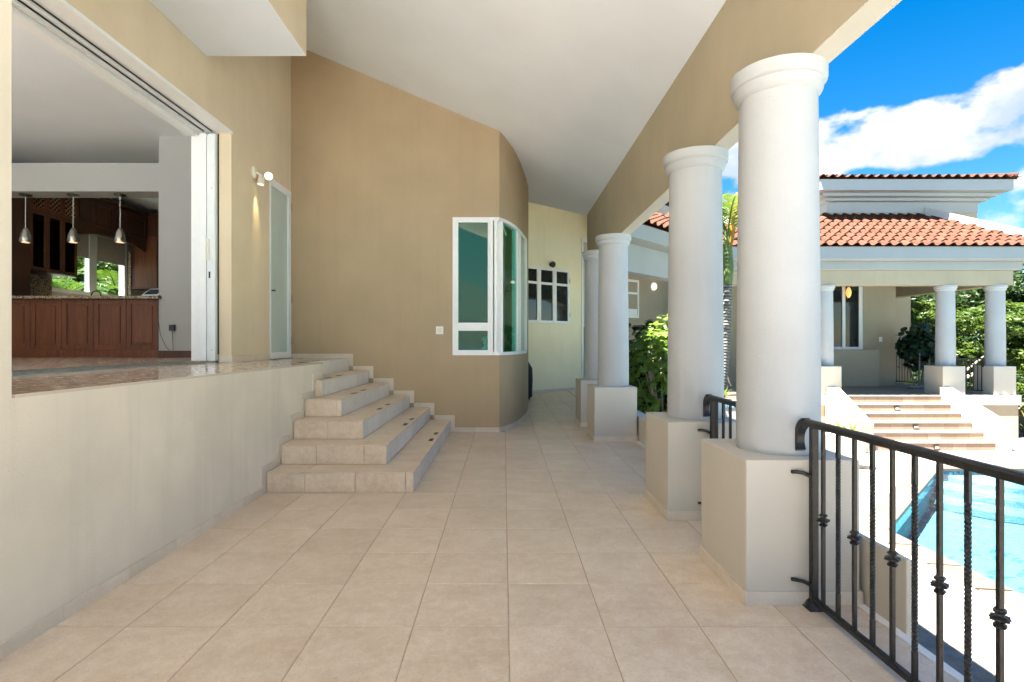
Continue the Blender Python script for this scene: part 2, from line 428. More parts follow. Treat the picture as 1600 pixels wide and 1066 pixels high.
def clip(poly, a, b, c):
    """keep a*x + b*y <= c"""
    out = []
    for i in range(len(poly)):
        p, q = poly[i], poly[(i+1) % len(poly)]
        dp, dq = a*p[0]+b*p[1]-c, a*q[0]+b*q[1]-c
        if dp <= 0: out.append(p)
        if (dp < 0 < dq) or (dq < 0 < dp):
            t = dp/(dp-dq); out.append((p[0]+(q[0]-p[0])*t, p[1]+(q[1]-p[1])*t))
    return out

# ------------------------------------------------------------------ measured frame of the place
T = 0.473                     # floor tile
GX0, GY0 = 0.025, 2.677       # one joint crossing of the floor
XP = -2.234                   # face of the low wall
XL = -3.37                    # recessed house wall with the wide opening
YE = 8.57                     # tan end wall
ZP = 1.167                    # house floor level
DECK = -1.167                 # pool deck
RISE = ZP / 6
YS = [5.075 + .325 * k for k in range(6)]           # fronts of the near steps
XS = [-.847 - .3225 * k for k in range(6)]          # side edges of the near steps
def ceil_z(x, y=0): return 4.737 - .4214 * x
REND = -1.25                    # unseen roof end behind the viewer, placed for the light it lets in
EDGE = 1.90                   # outer edge of the gallery floor
# curved corner of the tan wall, in plan
CURVE = [(-.07, 8.57), (.01, 8.70), (.09, 8.88), (.17, 9.10), (.24, 9.35), (.30, 9.62), (.36, 9.95), (.43, 10.35), (.485, 10.8), (.515, 11.3), (.51, 11.9), (.45, 12.6), (.22, 13.6), (-.2, 14.5)]

# ------------------------------------------------------------------ ground, sea, deck
g = build('ground', MB().add([(-900,-900,-2.9),(900,-900,-2.9),(900,1500,-2.9),(-900,1500,-2.9)], [(0,1,2,3)]), 'grass_ground'); tag(g, kind='structure')
g = build('sea', MB().add([(-900,-900,-2.8),(900,-900,-2.8),(900,-30,-2.8),(-900,-30,-2.8)], [(0,1,2,3)]), 'sea'); tag(g, kind='structure')
wt = build('west_bounce_slab', MB().box(-20, -9.72, -6, 9.4, -3, ZP-.05), 'deck'); tag(wt, kind='structure')  # unseen slab added to bounce sunlight into the living room
POOL = [(5.26, .6), (5.26, 7.45), (8.9, 11.09), (16.5, 11.09), (18.5, 9.0), (18.5, 1.0), (16.5, -1.2), (7.0, -1.2)]
def ring(outer, hole, z, z2=None):
    tri = geometry.tessellate_polygon([[Vector((x, y, 0)) for x, y in outer], [Vector((x, y, 0)) for x, y in hole]])
    pts = outer + hole
    mb = MB(); mb.add([(x, y, z) for x, y in pts], [tuple(t) for t in tri]); return mb
def offset(poly, d):
    out = []; n = len(poly); c = Vector((sum(p[0] for p in poly)/n, sum(p[1] for p in poly)/n))
    for i in range(n):
        p0, p1, p2 = Vector(poly[i-1]), Vector(poly[i]), Vector(poly[(i+1) % n])
        e1, e2 = (p1-p0).normalized(), (p2-p1).normalized()
        n1, n2 = Vector((e1.y, -e1.x)), Vector((e2.y, -e2.x))
        if n1.dot(p1-c) < 0: n1 = -n1
        if n2.dot(p1-c) < 0: n2 = -n2
        bis = (n1+n2).normalized(); out.append(tuple(p1 + bis*d/max(.3, bis.dot(n1))))
    return out
deck = build('pool_deck', ring([(1.6, -22), (30, -22), (30, 16.0), (1.6, 16.0)], offset(POOL, .33), DECK), 'deck'); tag(deck, kind='structure')
db = build('deck_body', MB().box(1.6, 30, -22, -21.9, -3, DECK-.004).box(29.9, 30, -22, 16, -3, DECK-.004).box(1.6, 30, 15.9, 16, -3, DECK-.004), 'curb', deck)
rear = build('rear_bounce_slab', MB().box(-9.5, 1.55, -22, -1.3, -3, -.02), 'bounce_stone'); tag(rear, kind='structure')  # unseen bright ground added behind the camera to bounce sun into the gallery

# ------------------------------------------------------------------ gallery floor with its tiles
floor = build('floor', MB().prism([(XP-1.2, -1.3), (EDGE-.012, -1.3), (EDGE-.012, 9.4), (2.0, 11.0), (5.3, 14.3), (4.8, 18.9), (-1.6, 14.2), (-.3, 9.2), (XP-1.2, 9.2)], -3.0, -.003), 'grout')
tag(floor, kind='structure')
tile_me = {}
def tile_mesh(w, d):
    key = (round(w, 3), round(d, 3))
    if key not in tile_me:
        mb = MB(); c = .0025; h = .012
        mb.add([(0,0,-h),(w,0,-h),(w,d,-h),(0,d,-h),(0,0,-c),(w,0,-c),(w,d,-c),(0,d,-c),(c,c,0),(w-c,c,0),(w-c,d-c,0),(c,d-c,0)],
               [(0,1,5,4),(1,2,6,5),(2,3,7,6),(3,0,4,7),(4,5,9,8),(5,6,10,9),(6,7,11,10),(7,4,8,11),(8,9,10,11)])
        me = mb.mesh('tile'); me.materials.append(MATS['floor_tile']); tile_me[key] = me
    return tile_me[key]
xj = [XP + .004] + [GX0 + T*k for k in range(-4, 4)] + [EDGE - .012]
GAP = .0055
rows = range(-4, 29)
ntile = 0
def inside_floor(x0, x1, y0, y1):
    cx, cyy = (x0+x1)/2, (y0+y1)/2
    if x1 < XS[0] - .05 and y0 > YS[0] + .02: return False
    if y0 > YE-.03 and cx < -.2: return False
    if cyy > 8.6:
        # behind the curved wall
        for (ax, ay), (bx_, by) in zip(CURVE, CURVE[1:]):
            if ay <= cyy <= by and x1 < ax + (bx_-ax)*(cyy-ay)/(by-ay) - .05: return False
    if cyy > 9.3 and cyy > .776*(cx-.68) + 15.3: return False
    return True
for r in rows:
    y0 = GY0 + T*r
    for i in range(len(xj)-1):
        if inside_floor(xj[i], xj[i+1], y0, y0+T):
            ntile += 1
            dd = min(T, YE-.001-y0) if (y0+T > YE and xj[i+1] < .2) else T
            put('tile', tile_mesh(xj[i+1]-xj[i]-GAP, dd-GAP), None, floor, (xj[i]+GAP/2, y0+GAP/2, random.uniform(-.0006, .0006)))
print('floor tiles', ntile)
rest = MB()
for r in range(-8, -4):
    for i in range(len(xj)-1):
        rest.box(xj[i]+GAP/2, xj[i+1]-GAP/2, GY0+T*r+GAP/2, GY0+T*(r+1)-GAP/2, -.012, 0)
for r in range(14, 32):
    for i in range(8, 16):
        x0, y0 = GX0+T*(i-5+.0)+.0, GY0+T*r
        if x0 < EDGE+.0 or y0 < x0+7.6+1.2 or y0 > .776*(x0-.68)+15.0 or y0 > 15.5 and x0 < 0: continue
        rest.box(x0+GAP/2, x0+T-GAP/2, y0+GAP/2, y0+T-GAP/2, -.012, 0)
if rest.v:
    tag(build('far_tiles', rest, 'floor_tile', floor), kind='stuff')
# white nosing along the outer edge
tr = build('floor_edge_trim', MB().box(EDGE-.01, EDGE+.035, -1.3, 9.4, -.14, .004), 'white', floor, bevel=.004)

# ------------------------------------------------------------------ low wall, near wall and the bulkhead over it
low = thing('low_wall', 'low cream plastered wall below the wide house opening, left of the tiled steps', 'wall', (XP, 4.5, 0))
bx('wall_body', XL-.1, XP, REND, YS[5], -.02, ZP-.0165, 'parapet', low)
SK = .072
sk_y = [2.46 - .6*k for k in range(5)][::-1]
x_s0, x_s1 = XP+.0005, XP+.012
yy = 2.46
cuts = [1.0, 1.62, 2.26, 2.73, 3.21, 3.68, 4.15, 4.63, YS[0]-.075]
for a, b_ in zip(cuts, cuts[1:]):
    bx('skirting_tile', x_s0, x_s1, a+.001, b_-.001, -.004, SK, 'skirting', low, bevel=.002)
# stepped skirting up the low wall
for k in range(6):
    z0, z1 = RISE*k, RISE*(k+1)
    if k < 5 or True:
        ya = YS[k] - .072; yb = (YS[k+1] - .073) if k < 5 else YS[5]
        if k < 5:
            poly = [(ya, z0+(SK if k else -.004)), (YS[k]-.001, z0+(SK if k else -.004)), (YS[k]-.001, z1+.001), (yb, z1+.001), (yb, z1+SK), (ya, z1+SK)]
            build('skirting_tile', MB().extr(poly, 'x', x_s0, x_s1), 'skirting', low, world=True)
near = thing('near_wall', 'cream wall at the left edge of the picture, carrying the bulkhead', 'wall', (XP, 1.2, 0))
bx('wall_body', XL-.12, XP, REND, 2.455, ZP-.0164, 4.66, 'parapet', near)
bulk = thing('bulkhead', 'cream boxed bulkhead with white underside above the house opening', 'bulkhead', (XP, 4, 4.66))
build('fascia', MB().prism([(XL+.001, REND), (XP, REND), (XP, 6.13), (XL+.001, 6.13)], 4.664, lambda x, y: ceil_z(x)+.02), 'cream', bulk, world=True, bevel=.004)
bx('soffit', XL+.004, XP-.006, REND+.01, 6.124, 4.656, 4.6635, 'ceiling', bulk)

# ------------------------------------------------------------------ house floor (structure) and recessed side wall
hf = build('house_floor', MB().prism([(-9.6, -1.0), (XL-.1, -1.0), (XL-.1, 2.47), (XP+.0015, 2.47), (XP+.0015, YS[5]), (XS[5], YS[5]), (XS[5], YE+.02), (XL, YE+.02), (XL, 14.3), (-9.6, 14.3)], ZP-.016, ZP), 'polished_floor')
tag(hf, kind='structure')
bx('plinth', XL, XS[5]-.003, YS[5]+.003, YE, 0, ZP-.0165, 'parapet', hf)
bx('house_base', -9.6, XL-.11, -1.0, 14.3, -3, ZP-.017, 'parapet', hf)
side = thing('side_wall', 'recessed cream house wall with the wide opening and the frosted door', 'wall', (XL, 6.5, ZP))
OT = 4.02; OY0, OY1 = 2.62, 6.67
ctop = lambda x, y: ceil_z(x)+.02
w = MB()
w.prism([(XL-.14, 2.3), (XL, 2.3), (XL, YE+.05), (XL-.14, YE+.05)], 4.18, ctop)
w.box(XL-.14, XL, 2.3, OY0, ZP, 4.18).box(XL-.14, XL, OY0, 7.78, OT, 4.18)
w.box(XL-.14, XL, OY1, 7.775, ZP, OT).box(XL-.14, XL, 7.775, YE+.05, 3.80, 4.18).box(XL-.14, XL, 8.535, YE+.05, ZP, 3.80)
w.box(XL-.14, XL-.11, 7.775, 8.535, ZP, 3.80)
build('wall_body', w, 'cream', side, world=True)
# slightly proud plaster panel around the opening
w = MB().box(XL, XL+.012, 2.3, 7.74, OT, 4.175).box(XL, XL+.012, OY1, 7.74, ZP+.08, OT)
build('plaster_panel', w, 'cream', side, world=True)
# skirting
for a, b_ in ((OY1+.001, 7.24), (7.242, 7.74)):
    bx('skirting_tile', XL+.0005, XL+.024, a, b_, ZP+.001, ZP+.079, 'skirting', side, bevel=.002)
bx('skirting_tile', XL-.137, XL+.022, OY1-.013, OY1-.001, ZP+.001, ZP+.079, 'skirting', side, bevel=.002)
bx('skirting_tile', XL+.0005, XL+.012, 8.54, YE-.012, ZP+.001, ZP+.079, 'skirting', side, bevel=.002)
# white reveal at the head
bx('head_reveal', XL-.14, XL+.016, 2.3, OY1+.03, OT-.03, OT+.004, 'white_frame', side)
# frosted door
dr = build('door_frame', MB().box(XL-.06, XL+.02, 7.785, 7.80, ZP+.01, 3.79).box(XL-.06, XL+.02, 8.43, 8.53, ZP+.01, 3.79)
     .box(XL-.06, XL+.02, 7.80, 8.43, 3.69, 3.79).box(XL-.06, XL+.02, 7.80, 8.43, ZP+.01, ZP+.10), 'alu_white', side, world=True, bevel=.003)
build('frosted_pane', MB().box(XL-.03, XL-.005, 7.80, 8.43, ZP+.10, 3.69), 'frost', dr, world=True)
hm = MB()
for z in (1.45, 2.10, 3.55):
    hm = MB().box(XL+.021, XL+.03, 8.515, 8.54, z-.06, z+.06)
    build('hinge', hm, 'steel', dr, world=True)
build('door_knob', MB().tube([(XL-.005, 7.84, 2.17), (XL+.05, 7.84, 2.17), (XL+.055, 7.84, 2.17)], [.012, .012, .022], 10), 'bronze', dr, world=True, smooth=True)

# sliding door: jamb, stacked leaf edge, head and floor tracks
sd = thing('sliding_door', 'white sliding door frame of the wide opening with its stacked door leaf', 'sliding door', (XL-.3, OY1, ZP))
bx('slot_shade', XL-.16, XL-.141, OY1+.005, OY1+.3, ZP+.1, OT-.03, 'black_plastic', sd)  # black filler strip, the darkness of the door slot put in as colour
JY = OY1 - .03
build('door_leaf', MB().box(XL-.235, XL-.162, JY-.03, OY1+.3, ZP+.02, OT-.05).box(XL-.275, XL-.24, JY, OY1+.3, ZP+.02, OT-.05), 'alu_white', sd, world=True, bevel=.004)
build('jamb', MB().box(XL-.36, XL-.28, JY-.01, OY1+.3, ZP+.002, OT-.04).box(XL-.44, XL-.363, JY+.05, OY1+.3, ZP+.002, OT-.04).box(XL-.52, XL-.443, JY+.09, OY1+.3, ZP+.002, OT+.0), 'white_frame', sd, world=True, bevel=.004)
build('pull_handle', MB().box(XL-.255, XL-.225, JY-.052, JY-.031, 2.42, 2.68), 'ivory', sd, world=True, bevel=.006)
build('lock', MB().box(XL-.235, XL-.215, JY-.034, JY-.029, 2.20, 2.28), 'black_plastic', sd, world=True)
for z in (1.32, 3.3):
    build('screw', MB().tube([(XL-.2, JY-.034, z), (XL-.2, JY-.029, z)], .006, 8), 'steel', sd, world=True)
hd = build('head_frame', MB().box(XL-.52, XL-.43, 2.3, JY+.02, OT-.06, OT+.05).box(XL-.43, XL-.141, 2.3, JY+.02, OT+.0, OT+.05), 'white_frame', sd, world=True)
for i, x in enumerate((-.24, -.34)):
    build('head_rail', MB().box(XL+x-.012, XL+x+.012, 2.3, JY+.02, OT-.035, OT-.0005), 'alu_white', hd, world=True)
    build('gasket', MB().box(XL+x+.014, XL+x+.022, 2.3, JY+.02, OT-.012, OT-.0005), 'rubber', hd, world=True)
ft = build('floor_track', MB().box(XL-.44, XL-.15, 2.3, JY-.03, ZP+.0005, ZP+.006), 'track', sd, world=True)
for x in (-.17, -.235, -.30, -.365, -.43):
    build('track_rail', MB().box(XL+x-.005, XL+x+.005, 2.3, JY-.03, ZP+.006, ZP+.024), 'track', ft, world=True)

# wall lamp on the side wall
lamp = thing('wall_lamp', 'small ivory wall flood lamp with one glowing bulb beside the frosted door', 'wall lamp', (XL+.012, 7.27, 3.70))
build('back_plate', MB().lathe([(.085, 0), (.085, .012), (.06, .03), (.045, .034)], 24), 'ivory', lamp, smooth=True).rotation_euler = (0, R(90), 0)
build('arm', MB().tube([(.03, 0, 0), (.08, .02, -.03), (.10, .03, -.05)], .018, 10), 'ivory', lamp, smooth=True)
hd_ = build('lamp_head', MB().lathe([(.03, -.13), (.05, -.11), (.062, -.02), (.075, .03), (.078, .05), (.07, .05), (.06, .03)], 24, cap=False), 'ivory', lamp, smooth=True, loc=(.17, .05, -.04))
hd_.scale = (.72, .72, .72); dvec = Vector((.55, -.80, -.05)).normalized(); hd_.rotation_euler = dvec.to_track_quat('Z', 'Y').to_euler()
build('bulb', MB().lathe([(.02, -.02), (.05, .0), (.066, .035), (.06, .056), (.035, .07), (.0, .075)], 24), 'bulb', hd_, smooth=True)
hd2 = build('lower_head', MB().lathe([(.03, .09), (.05, .07), (.058, -.02), (.062, -.07), (.055, -.07), (.05, -.02)], 24, cap=False), 'ivory', lamp, smooth=True, loc=(.085, .03, -.10))
hd2.rotation_euler = (R(-8), R(8), 0); hd2.scale = (.8, .8, .8)
build('bulb', MB().lathe([(.02, .02), (.045, -.0), (.048, -.04), (.0, -.055)], 16), 'bulb', hd2, smooth=True)
sp_d = bpy.data.lights.new('wall_lamp_light', 'SPOT'); sp_d.energy = 1.2; sp_d.color = (1, .76, .42); sp_d.spot_size = R(34); sp_d.spot_blend = .8; sp_d.shadow_soft_size = .03
sp = bpy.data.objects.new('wall_lamp_light', sp_d); COL.objects.link(sp); sp.parent = lamp; sp.location = (.085, .035, -.19); sp.rotation_euler = (R(4), R(13), 0)

# ------------------------------------------------------------------ ceiling, beam
zc = ceil_z
FOLD = [(1.75, 11.05), (.533, 11.86), (-.2, 12.37)]
c = MB().prism([(XL-.14, REND), (1.75, REND), (1.75, 11.05), (.533, 11.86), (-.2, 12.37), (-.4, 14.6), (XL-.14, 14.6)], lambda x, y: zc(x), lambda x, y: zc(x)+.25)
ceil1 = build('ceiling', c, 'ceiling'); tag(ceil1, kind='structure')
pl = [(1.75, 11.05, zc(1.75)), (.533, 11.86, zc(.533)), (-.2, 12.37, zc(-.2)), (-.4, 14.5, 5.45), (.68, 15.25, 5.5), (4.9, 18.6, 5.5), (5.4, 14.75, 4.02)]
mb = MB(); n = len(pl)
mb.add(pl + [(x, y, z+.25) for x, y, z in pl], [(0,1,2),(0,2,3),(0,3,4),(0,4,5),(0,5,6),(7,9,8),(7,10,9),(7,11,10),(7,12,11),(7,13,12)] + [(i, (i+1) % n, n+(i+1) % n, n+i) for i in range(n)])
build('ceiling_slope', mb, 'ceiling', ceil1)
beam = thing('beam', 'tan beam resting on the white gallery columns under the sloping ceiling', 'beam', (1.775, 4, 3))
BZ = 3.0
build('beam_face', MB().box(1.70, 1.855, REND, 11.02, BZ+.004, 4.28), 'beam_tan', beam, world=True, bevel=.004)
bx('beam_soffit', 1.7015, 1.8535, REND, 11.01, BZ-.003, BZ+.0035, 'pedestal', beam)
# ------------------------------------------------------------------ tan end wall with the curved corner and corner window
WZ0, WZ1 = 1.215, 3.40
tan = thing('tan_wall', 'tall tan end wall curving round beside the corner window, behind the steps', 'wall', (-1.7, YE, 0))
def strip(pts, z0, z1f, thick=.16):
    """wall along a plan polyline; left-hand side of travel is the back"""
    mb = MB(); n = len(pts); back = []
    for i, p in enumerate(pts):
        a = Vector(pts[max(i-1, 0)]); b_ = Vector(pts[min(i+1, n-1)]); t = (b_-a).normalized()
        back.append((p[0]-t.y*thick, p[1]+t.x*thick))
    vs = []
    for p in pts: vs += [(p[0], p[1], z0), (p[0], p[1], z1f(p[0], p[1]) if callable(z1f) else z1f)]
    for p in back: vs += [(p[0], p[1], z0), (p[0], p[1], z1f(p[0], p[1]) if callable(z1f) else z1f)]
    fs = []
    for i in range(n-1):
        fs += [(2*i, 2*i+2, 2*i+3, 2*i+1), (2*n+2*i, 2*n+2*i+1, 2*n+2*i+3, 2*n+2*i+2),
               (2*i+1, 2*i+3, 2*n+2*i+3, 2*n+2*i+1), (2*i, 2*n+2*i, 2*n+2*i+2, 2*i+2)]
    fs += [(0, 1, 2*n+1, 2*n), (2*n-2, 4*n-2, 4*n-1, 2*n-1)]
    return mb.add(vs, fs)
CW = [p for p in CURVE if p[1] < 10.36]     # window part of the curve
build('wall_lower', strip([(XL-.1, YE), (-.81, YE)] + CURVE, -.02, WZ0), 'tan', tan, world=True, smooth=25)
build('wall_upper', strip([(XL-.1, YE), (-.81, YE)] + CURVE, WZ1, ctop), 'tan', tan, world=True, smooth=25)
bx('wall_side', XL-.1, -.812, YE, YE+.16, WZ0, WZ1, 'tan', tan)
build('wall_beyond', strip(CURVE[7:], WZ0, WZ1), 'tan', tan, world=True, smooth=25)
# the window: three lights, the first one flat with a transom
win = build('window_sill_frame', strip([(-.81, YE-.012)] + [(x, y-.012) if i == 0 else (x+.012, y) for i, (x, y) in enumerate(CW)], WZ0, WZ0+.05, .10), 'white_frame', tan, world=True, smooth=25)
build('head_frame', strip([(-.81, YE-.012)] + [(x, y-.012) if i == 0 else (x+.012, y) for i, (x, y) in enumerate(CW)], WZ1-.05, WZ1, .10), 'white_frame', win, world=True, smooth=25)
def upright(p, t, wdt, z0, z1, out=.016, dep=.10, name='mullion', mat='white_frame', par=win):
    t = Vector(t).normalized(); nn = Vector((t.y, -t.x)); p = Vector(p)
    q = [p - t*wdt/2 + nn*out, p + t*wdt/2 + nn*out, p + t*wdt/2 - nn*dep, p - t*wdt/2 - nn*dep]
    return build(name, MB().prism([tuple(a) for a in q], z0, z1), mat, par, world=True, bevel=.003)
zf0, zf1 = WZ0+.05, WZ1-.05
upright((-.78, YE), (1, 0), .06, zf0, zf1); upright((-.195, YE), (1, 0), .055, zf0, zf1)
upright((-.125, YE), (1, 0), .05, zf0, zf1)
upright((-.035, 8.63), (.5, .8), .05, zf0, zf1)
upright((.245, 9.37), (.25, .9), .06, zf0, zf1); upright((.285, 9.53), (.2, .9), .05, zf0, zf1)
upright((.425, 10.30), (.15, .9), .07, zf0, zf1)
bx('transom', -.75, -.222, YE-.012, YE+.06, 1.635, 1.70, 'white_frame', win, bevel=.003)
for (x0, x1, z0, z1) in ((-.75, -.222, 1.70, zf1), (-.75, -.222, zf0, 1.635)):
    sash = build('sash', MB().box(x0, x1, YE, YE+.05, z0, z0+.03).box(x0, x1, YE, YE+.05, z1-.03, z1).box(x0, x0+.03, YE, YE+.05, z0+.03, z1-.03).box(x1-.03, x1, YE, YE+.05, z0+.03, z1-.03), 'white_frame', win, world=True)
    bx('pane', x0+.03, x1-.03, YE+.02, YE+.026, z0+.03, z1-.03, 'teal_glass', win)
def pane_between(a, b_, z0, z1):
    a, b_ = Vector(a), Vector(b_); t = (b_-a).normalized(); nn = Vector((-t.y, t.x))
    q = [a, b_, b_+nn*.006, a+nn*.006]
    build('pane', MB().prism([tuple(p) for p in q], z0, z1), 'teal_glass', win, world=True)
pane_between((-.03, 8.66), (.225, 9.36), zf0, zf1)
pane_between((.28, 9.55), (.40, 10.28), zf0, zf1)
# stepped skirting on the tan wall
for k in range(6):
    z0, z1 = RISE*k, RISE*(k+1)
    xa = XS[k] + .072; xb = (XS[k+1] + .073) if k < 5 else XL+.013
    poly = [(xa, z0+(SK if k else -.004)), (XS[k]+.001, z0+(SK if k else -.004)), (XS[k]+.001, z1+.001), (xb, z1+.001), (xb, z1+SK), (xa, z1+SK)]
    build('skirting_tile', MB().extr(poly, 'y', YE-.012, YE-.0005), 'skirting', tan, world=True)
for a, b_ in ((XS[0]+.073, -.45), (-.448, -.075)):
    bx('skirting_tile', a, b_, YE-.012, YE-.0005, -.004, SK, 'skirting', tan, bevel=.002)
for a, b_ in zip(CURVE[:9], CURVE[1:10]):
    A, B = Vector(a), Vector(b_); t = (B-A).normalized(); nn = Vector((t.y, -t.x))
    q = [A+nn*.0005, B+nn*.0005, B+nn*.012, A+nn*.012]
    build('skirting_tile', MB().prism([tuple(p) for p in q], -.004, SK), 'skirting', tan, world=True)
# room behind the corner window: floor, far walls
room = thing('window_room', 'dim room behind the corner window', 'room', (-1.5, 11, ZP))
bx('room_floor', XL, -.25, YE+.17, 13.6, 1.0, ZP-.003, 'polished_floor', room)
build('room_back_wall', MB().box(-1.5, .2, 13.6, 13.7, 1.0, 6.4).box(XL, -1.5, 13.6, 13.7, 1.0, 1.3).box(XL, -1.5, 13.6, 13.7, 5.0, 6.4), 'inner_wall', room, world=True)  # unseen gap left in this wall to light the room
bx('room_side_wall', XL-.14, XL-.02, YE+.17, 13.7, 1.0, 6.6, 'inner_wall', room)
bx('window_ledge', -.8, -.27, YE+.165, YE+.42, 1.17, 1.24, 'inner_wall', room)
# bust standing on the ledge
bust = thing('bust', 'pale sculpted bust standing behind the lower pane of the corner window', 'bust', (-.31, YE+.30, 1.2405))
build('head', MB().lathe([(.015, .155), (.038, .165), (.048, .19), (.050, .215), (.046, .245), (.03, .268), (.0, .275)], 20), 'statue', bust, smooth=True)
build('neck', MB().lathe([(.034, .09), (.026, .12), (.025, .165)], 16), 'statue', bust, smooth=True)
sh = MB(); 
prof = [(.055, .04, 0), (.075, .045, .015), (.095, .05, .04), (.092, .05, .065), (.055, .042, .088), (.03, .03, .10)]
vs = []; seg = 20
for rx, ry, z in prof:
    for k in range(seg): vs.append((rx*math.cos(2*math.pi*k/seg), ry*math.sin(2*math.pi*k/seg), z))
fs = [(i*seg+k, i*seg+(k+1) % seg, (i+1)*seg+(k+1) % seg, (i+1)*seg+k) for i in range(len(prof)-1) for k in range(seg)] + [tuple(range(seg))[::-1], tuple(range(5*seg, 6*seg))]
build('shoulders', sh.add(vs, fs), 'statue', bust, smooth=True)
build('nose', MB().add([(-.008, -.047, .205), (.008, -.047, .205), (0, -.066, .203), (0, -.046, .228)], [(0,1,2),(1,3,2),(0,2,3),(0,3,1)]), 'statue', bust)
build('hair', MB().lathe([(.052, .215), (.055, .235), (.05, .26), (.034, .279), (.0, .284)], 20, c=(0, .006, 0)), 'statue', bust, smooth=True)
# switch plate
sw = thing('light_switch', 'white square switch plate on the tan wall left of the window', 'switch', (-1.014, YE, 1.61))
build('plate', MB().box(-.058, .058, -.008, -.0005, -.062, .062), 'white_frame', sw, bevel=.003)
build('rocker', MB().box(-.036, .036, -.012, -.0082, -.036, .036), 'ivory', sw, bevel=.002)

# ------------------------------------------------------------------ near tiled steps
st = thing('steps', 'beige tiled corner steps climbing to the house floor beside the low wall', 'steps', ((XP+XS[0])/2, YS[0], 0))
core = MB(); ins = .011
for k in range(5):
    z0, z1 = RISE*k - (.002 if k else 0), RISE*(k+1) - .013
    core.prism([(XP+.002, YS[k]+ins), (XS[k]-ins, YS[k]+ins), (XS[k]-ins, YE-.002), (XS[5]-.02, YE-.002), (XS[5]-.02, YS[5]), (XP+.002, YS[5])], z0, z1)
build('mortar_core', core, 'grout', st, world=True)
gx = [GX0 + T*k for k in range(-4, 0)]
gy = [GY0 + T*k for k in range(5, 14)]
def shrink_split(lines, lo, hi):
    cut = [lo] + [l for l in lines if lo+.03 < l < hi-.03] + [hi]
    return [(a+.0018, b_-.0018) for a, b_ in zip(cut, cut[1:])]
NOSE = .004
for k in range(5):
    zt = RISE*(k+1); fy = YS[k]-NOSE; ey = YS[k+1]-.001; sx = XS[k]+NOSE; ex = XS[k+1]+.001
    # mitre line through (ex, ey) and (sx, fy)
    d = Vector((sx-ex, fy-ey)); nn = (-d.y, d.x); cc = nn[0]*ex + nn[1]*ey
    front = [(XP+.013, fy), (sx, fy), (ex, ey), (XP+.013, ey)] if ex > XP+.02 else [(XP+.013, fy), (sx, fy), (XP+.013+.0, ey)]
    sidep = [(sx, fy), (sx, YE-.013), (ex, YE-.013), (ex, ey)]
    for a, b_ in shrink_split(gx, XP+.013, sx):
        p = clip(clip(front, -1, 0, -a), 1, 0, b_)
        if len(p) >= 3: build('tread_tile', MB().prism(p, zt-.0125, zt), 'floor_tile', st, world=True, bevel=.0025, seg=1)
    ln = (d.x**2+d.y**2)**.5
    for a, b_ in shrink_split(gy, fy, YE-.013):
        p = clip(clip(sidep, 0, -1, -a), 0, 1, b_)
        # keep a joint along the mitre
        if len(p) >= 3:
            p = [(x+.0022, y+.0022) if abs(nn[0]*x+nn[1]*y-cc)/ln < .003 else (x, y) for x, y in p]
            build('tread_tile', MB().prism(p, zt-.0125, zt), 'floor_tile', st, world=True, bevel=.0025, seg=1)
    for a, b_ in shrink_split(gx, XP+.013, XS[k]):
        build('riser_tile', MB().box(a, b_, YS[k], YS[k]+.011, RISE*k+.001, zt-.014), 'riser_tile', st, world=True, bevel=.0015, seg=1)
    for a, b_ in shrink_split(gy, YS[k]+.0118, YE-.013):
        build('side_riser_tile', MB().box(XS[k]-.011, XS[k], a, b_, RISE*k+.001, zt-.014), 'marble', st, world=True, bevel=.0015, seg=1)
for a, b_ in shrink_split(gy, YS[5], YE-.013):
    build('side_riser_tile', MB().box(XS[5]+.0005, XS[5]+.011, a, b_, RISE*5+.001, ZP-.003), 'marble', st, world=True, bevel=.0015, seg=1)
ordn = ['lowest', 'second', 'third', 'fourth', 'fifth', 'top']
for k in range(6):
    for nm, y in (('nearer the camera', 6.77), ('nearer the tan wall', 7.24)):
        zt = RISE*(k+1) if k < 5 else ZP
        t = thing('step_light', f'black flat step light on the {ordn[k]} tread, {nm}', 'step light', (XS[k]-.06, y, zt), 0, 'step lights on the near stairs')
        build('housing', MB().box(-.026, .026, -.08, .08, .0004, .004), 'black_plastic', t, bevel=.001)
        build('lens', MB().box(-.019, .019, -.072, -.008, .004, .0052).box(-.019, .019, .008, .072, .004, .0052), 'dark_glass', t)

# ------------------------------------------------------------------ columns
def column_proto(label, loc, skirt=True):
    t = thing('column', label, 'column', loc, 0, 'gallery columns')
    build('pedestal', MB().box(-.305, .305, -.33, .33, -.01, .775), 'pedestal', t, bevel=.006)
    if skirt:
        s = .317; d = .342
        for (x0, x1, y0, y1) in ((-s, -.3055, -d, d), (.3055, s, -d, d), (-.305, .305, -d, -.3305), (-.305, .305, .3305, d)):
            build('skirting_tile', MB().box(x0, x1, y0, y1, 0, .072), 'skirting', t, bevel=.002)
    prof = [(.2275, .7752), (.226, 1.2), (.222, 1.8), (.216, 2.4), (.212, 2.86)]
    build('shaft', MB().lathe(prof, 64, c=(.03, 0, 0)), 'column_white', t, smooth=True)
    build('capital', MB().lathe([(.2125, 2.845), (.221, 2.852), (.233, 2.864), (.2395, 2.878), (.2405, 2.884), (.2405, 2.910), (.2425, 2.914), (.250, 2.917), (.2585, 2.925), (.262, 2.938), (.2625, 2.996)], 64, c=(.03, 0, 0)), 'column_white', t, smooth=35)
    return t
CY = [3.23, 4.615, 8.07, 9.44]
CX = 1.605
labels = ['nearest and largest white round column on a cream pedestal beside the railing',
          'second white round column from the camera, on a cream pedestal',
          'third white round column from the camera, in front of the green bush',
          'farthest gallery column, half hidden behind the third one']
col0 = column_proto(labels[0], (CX, CY[0], 0))
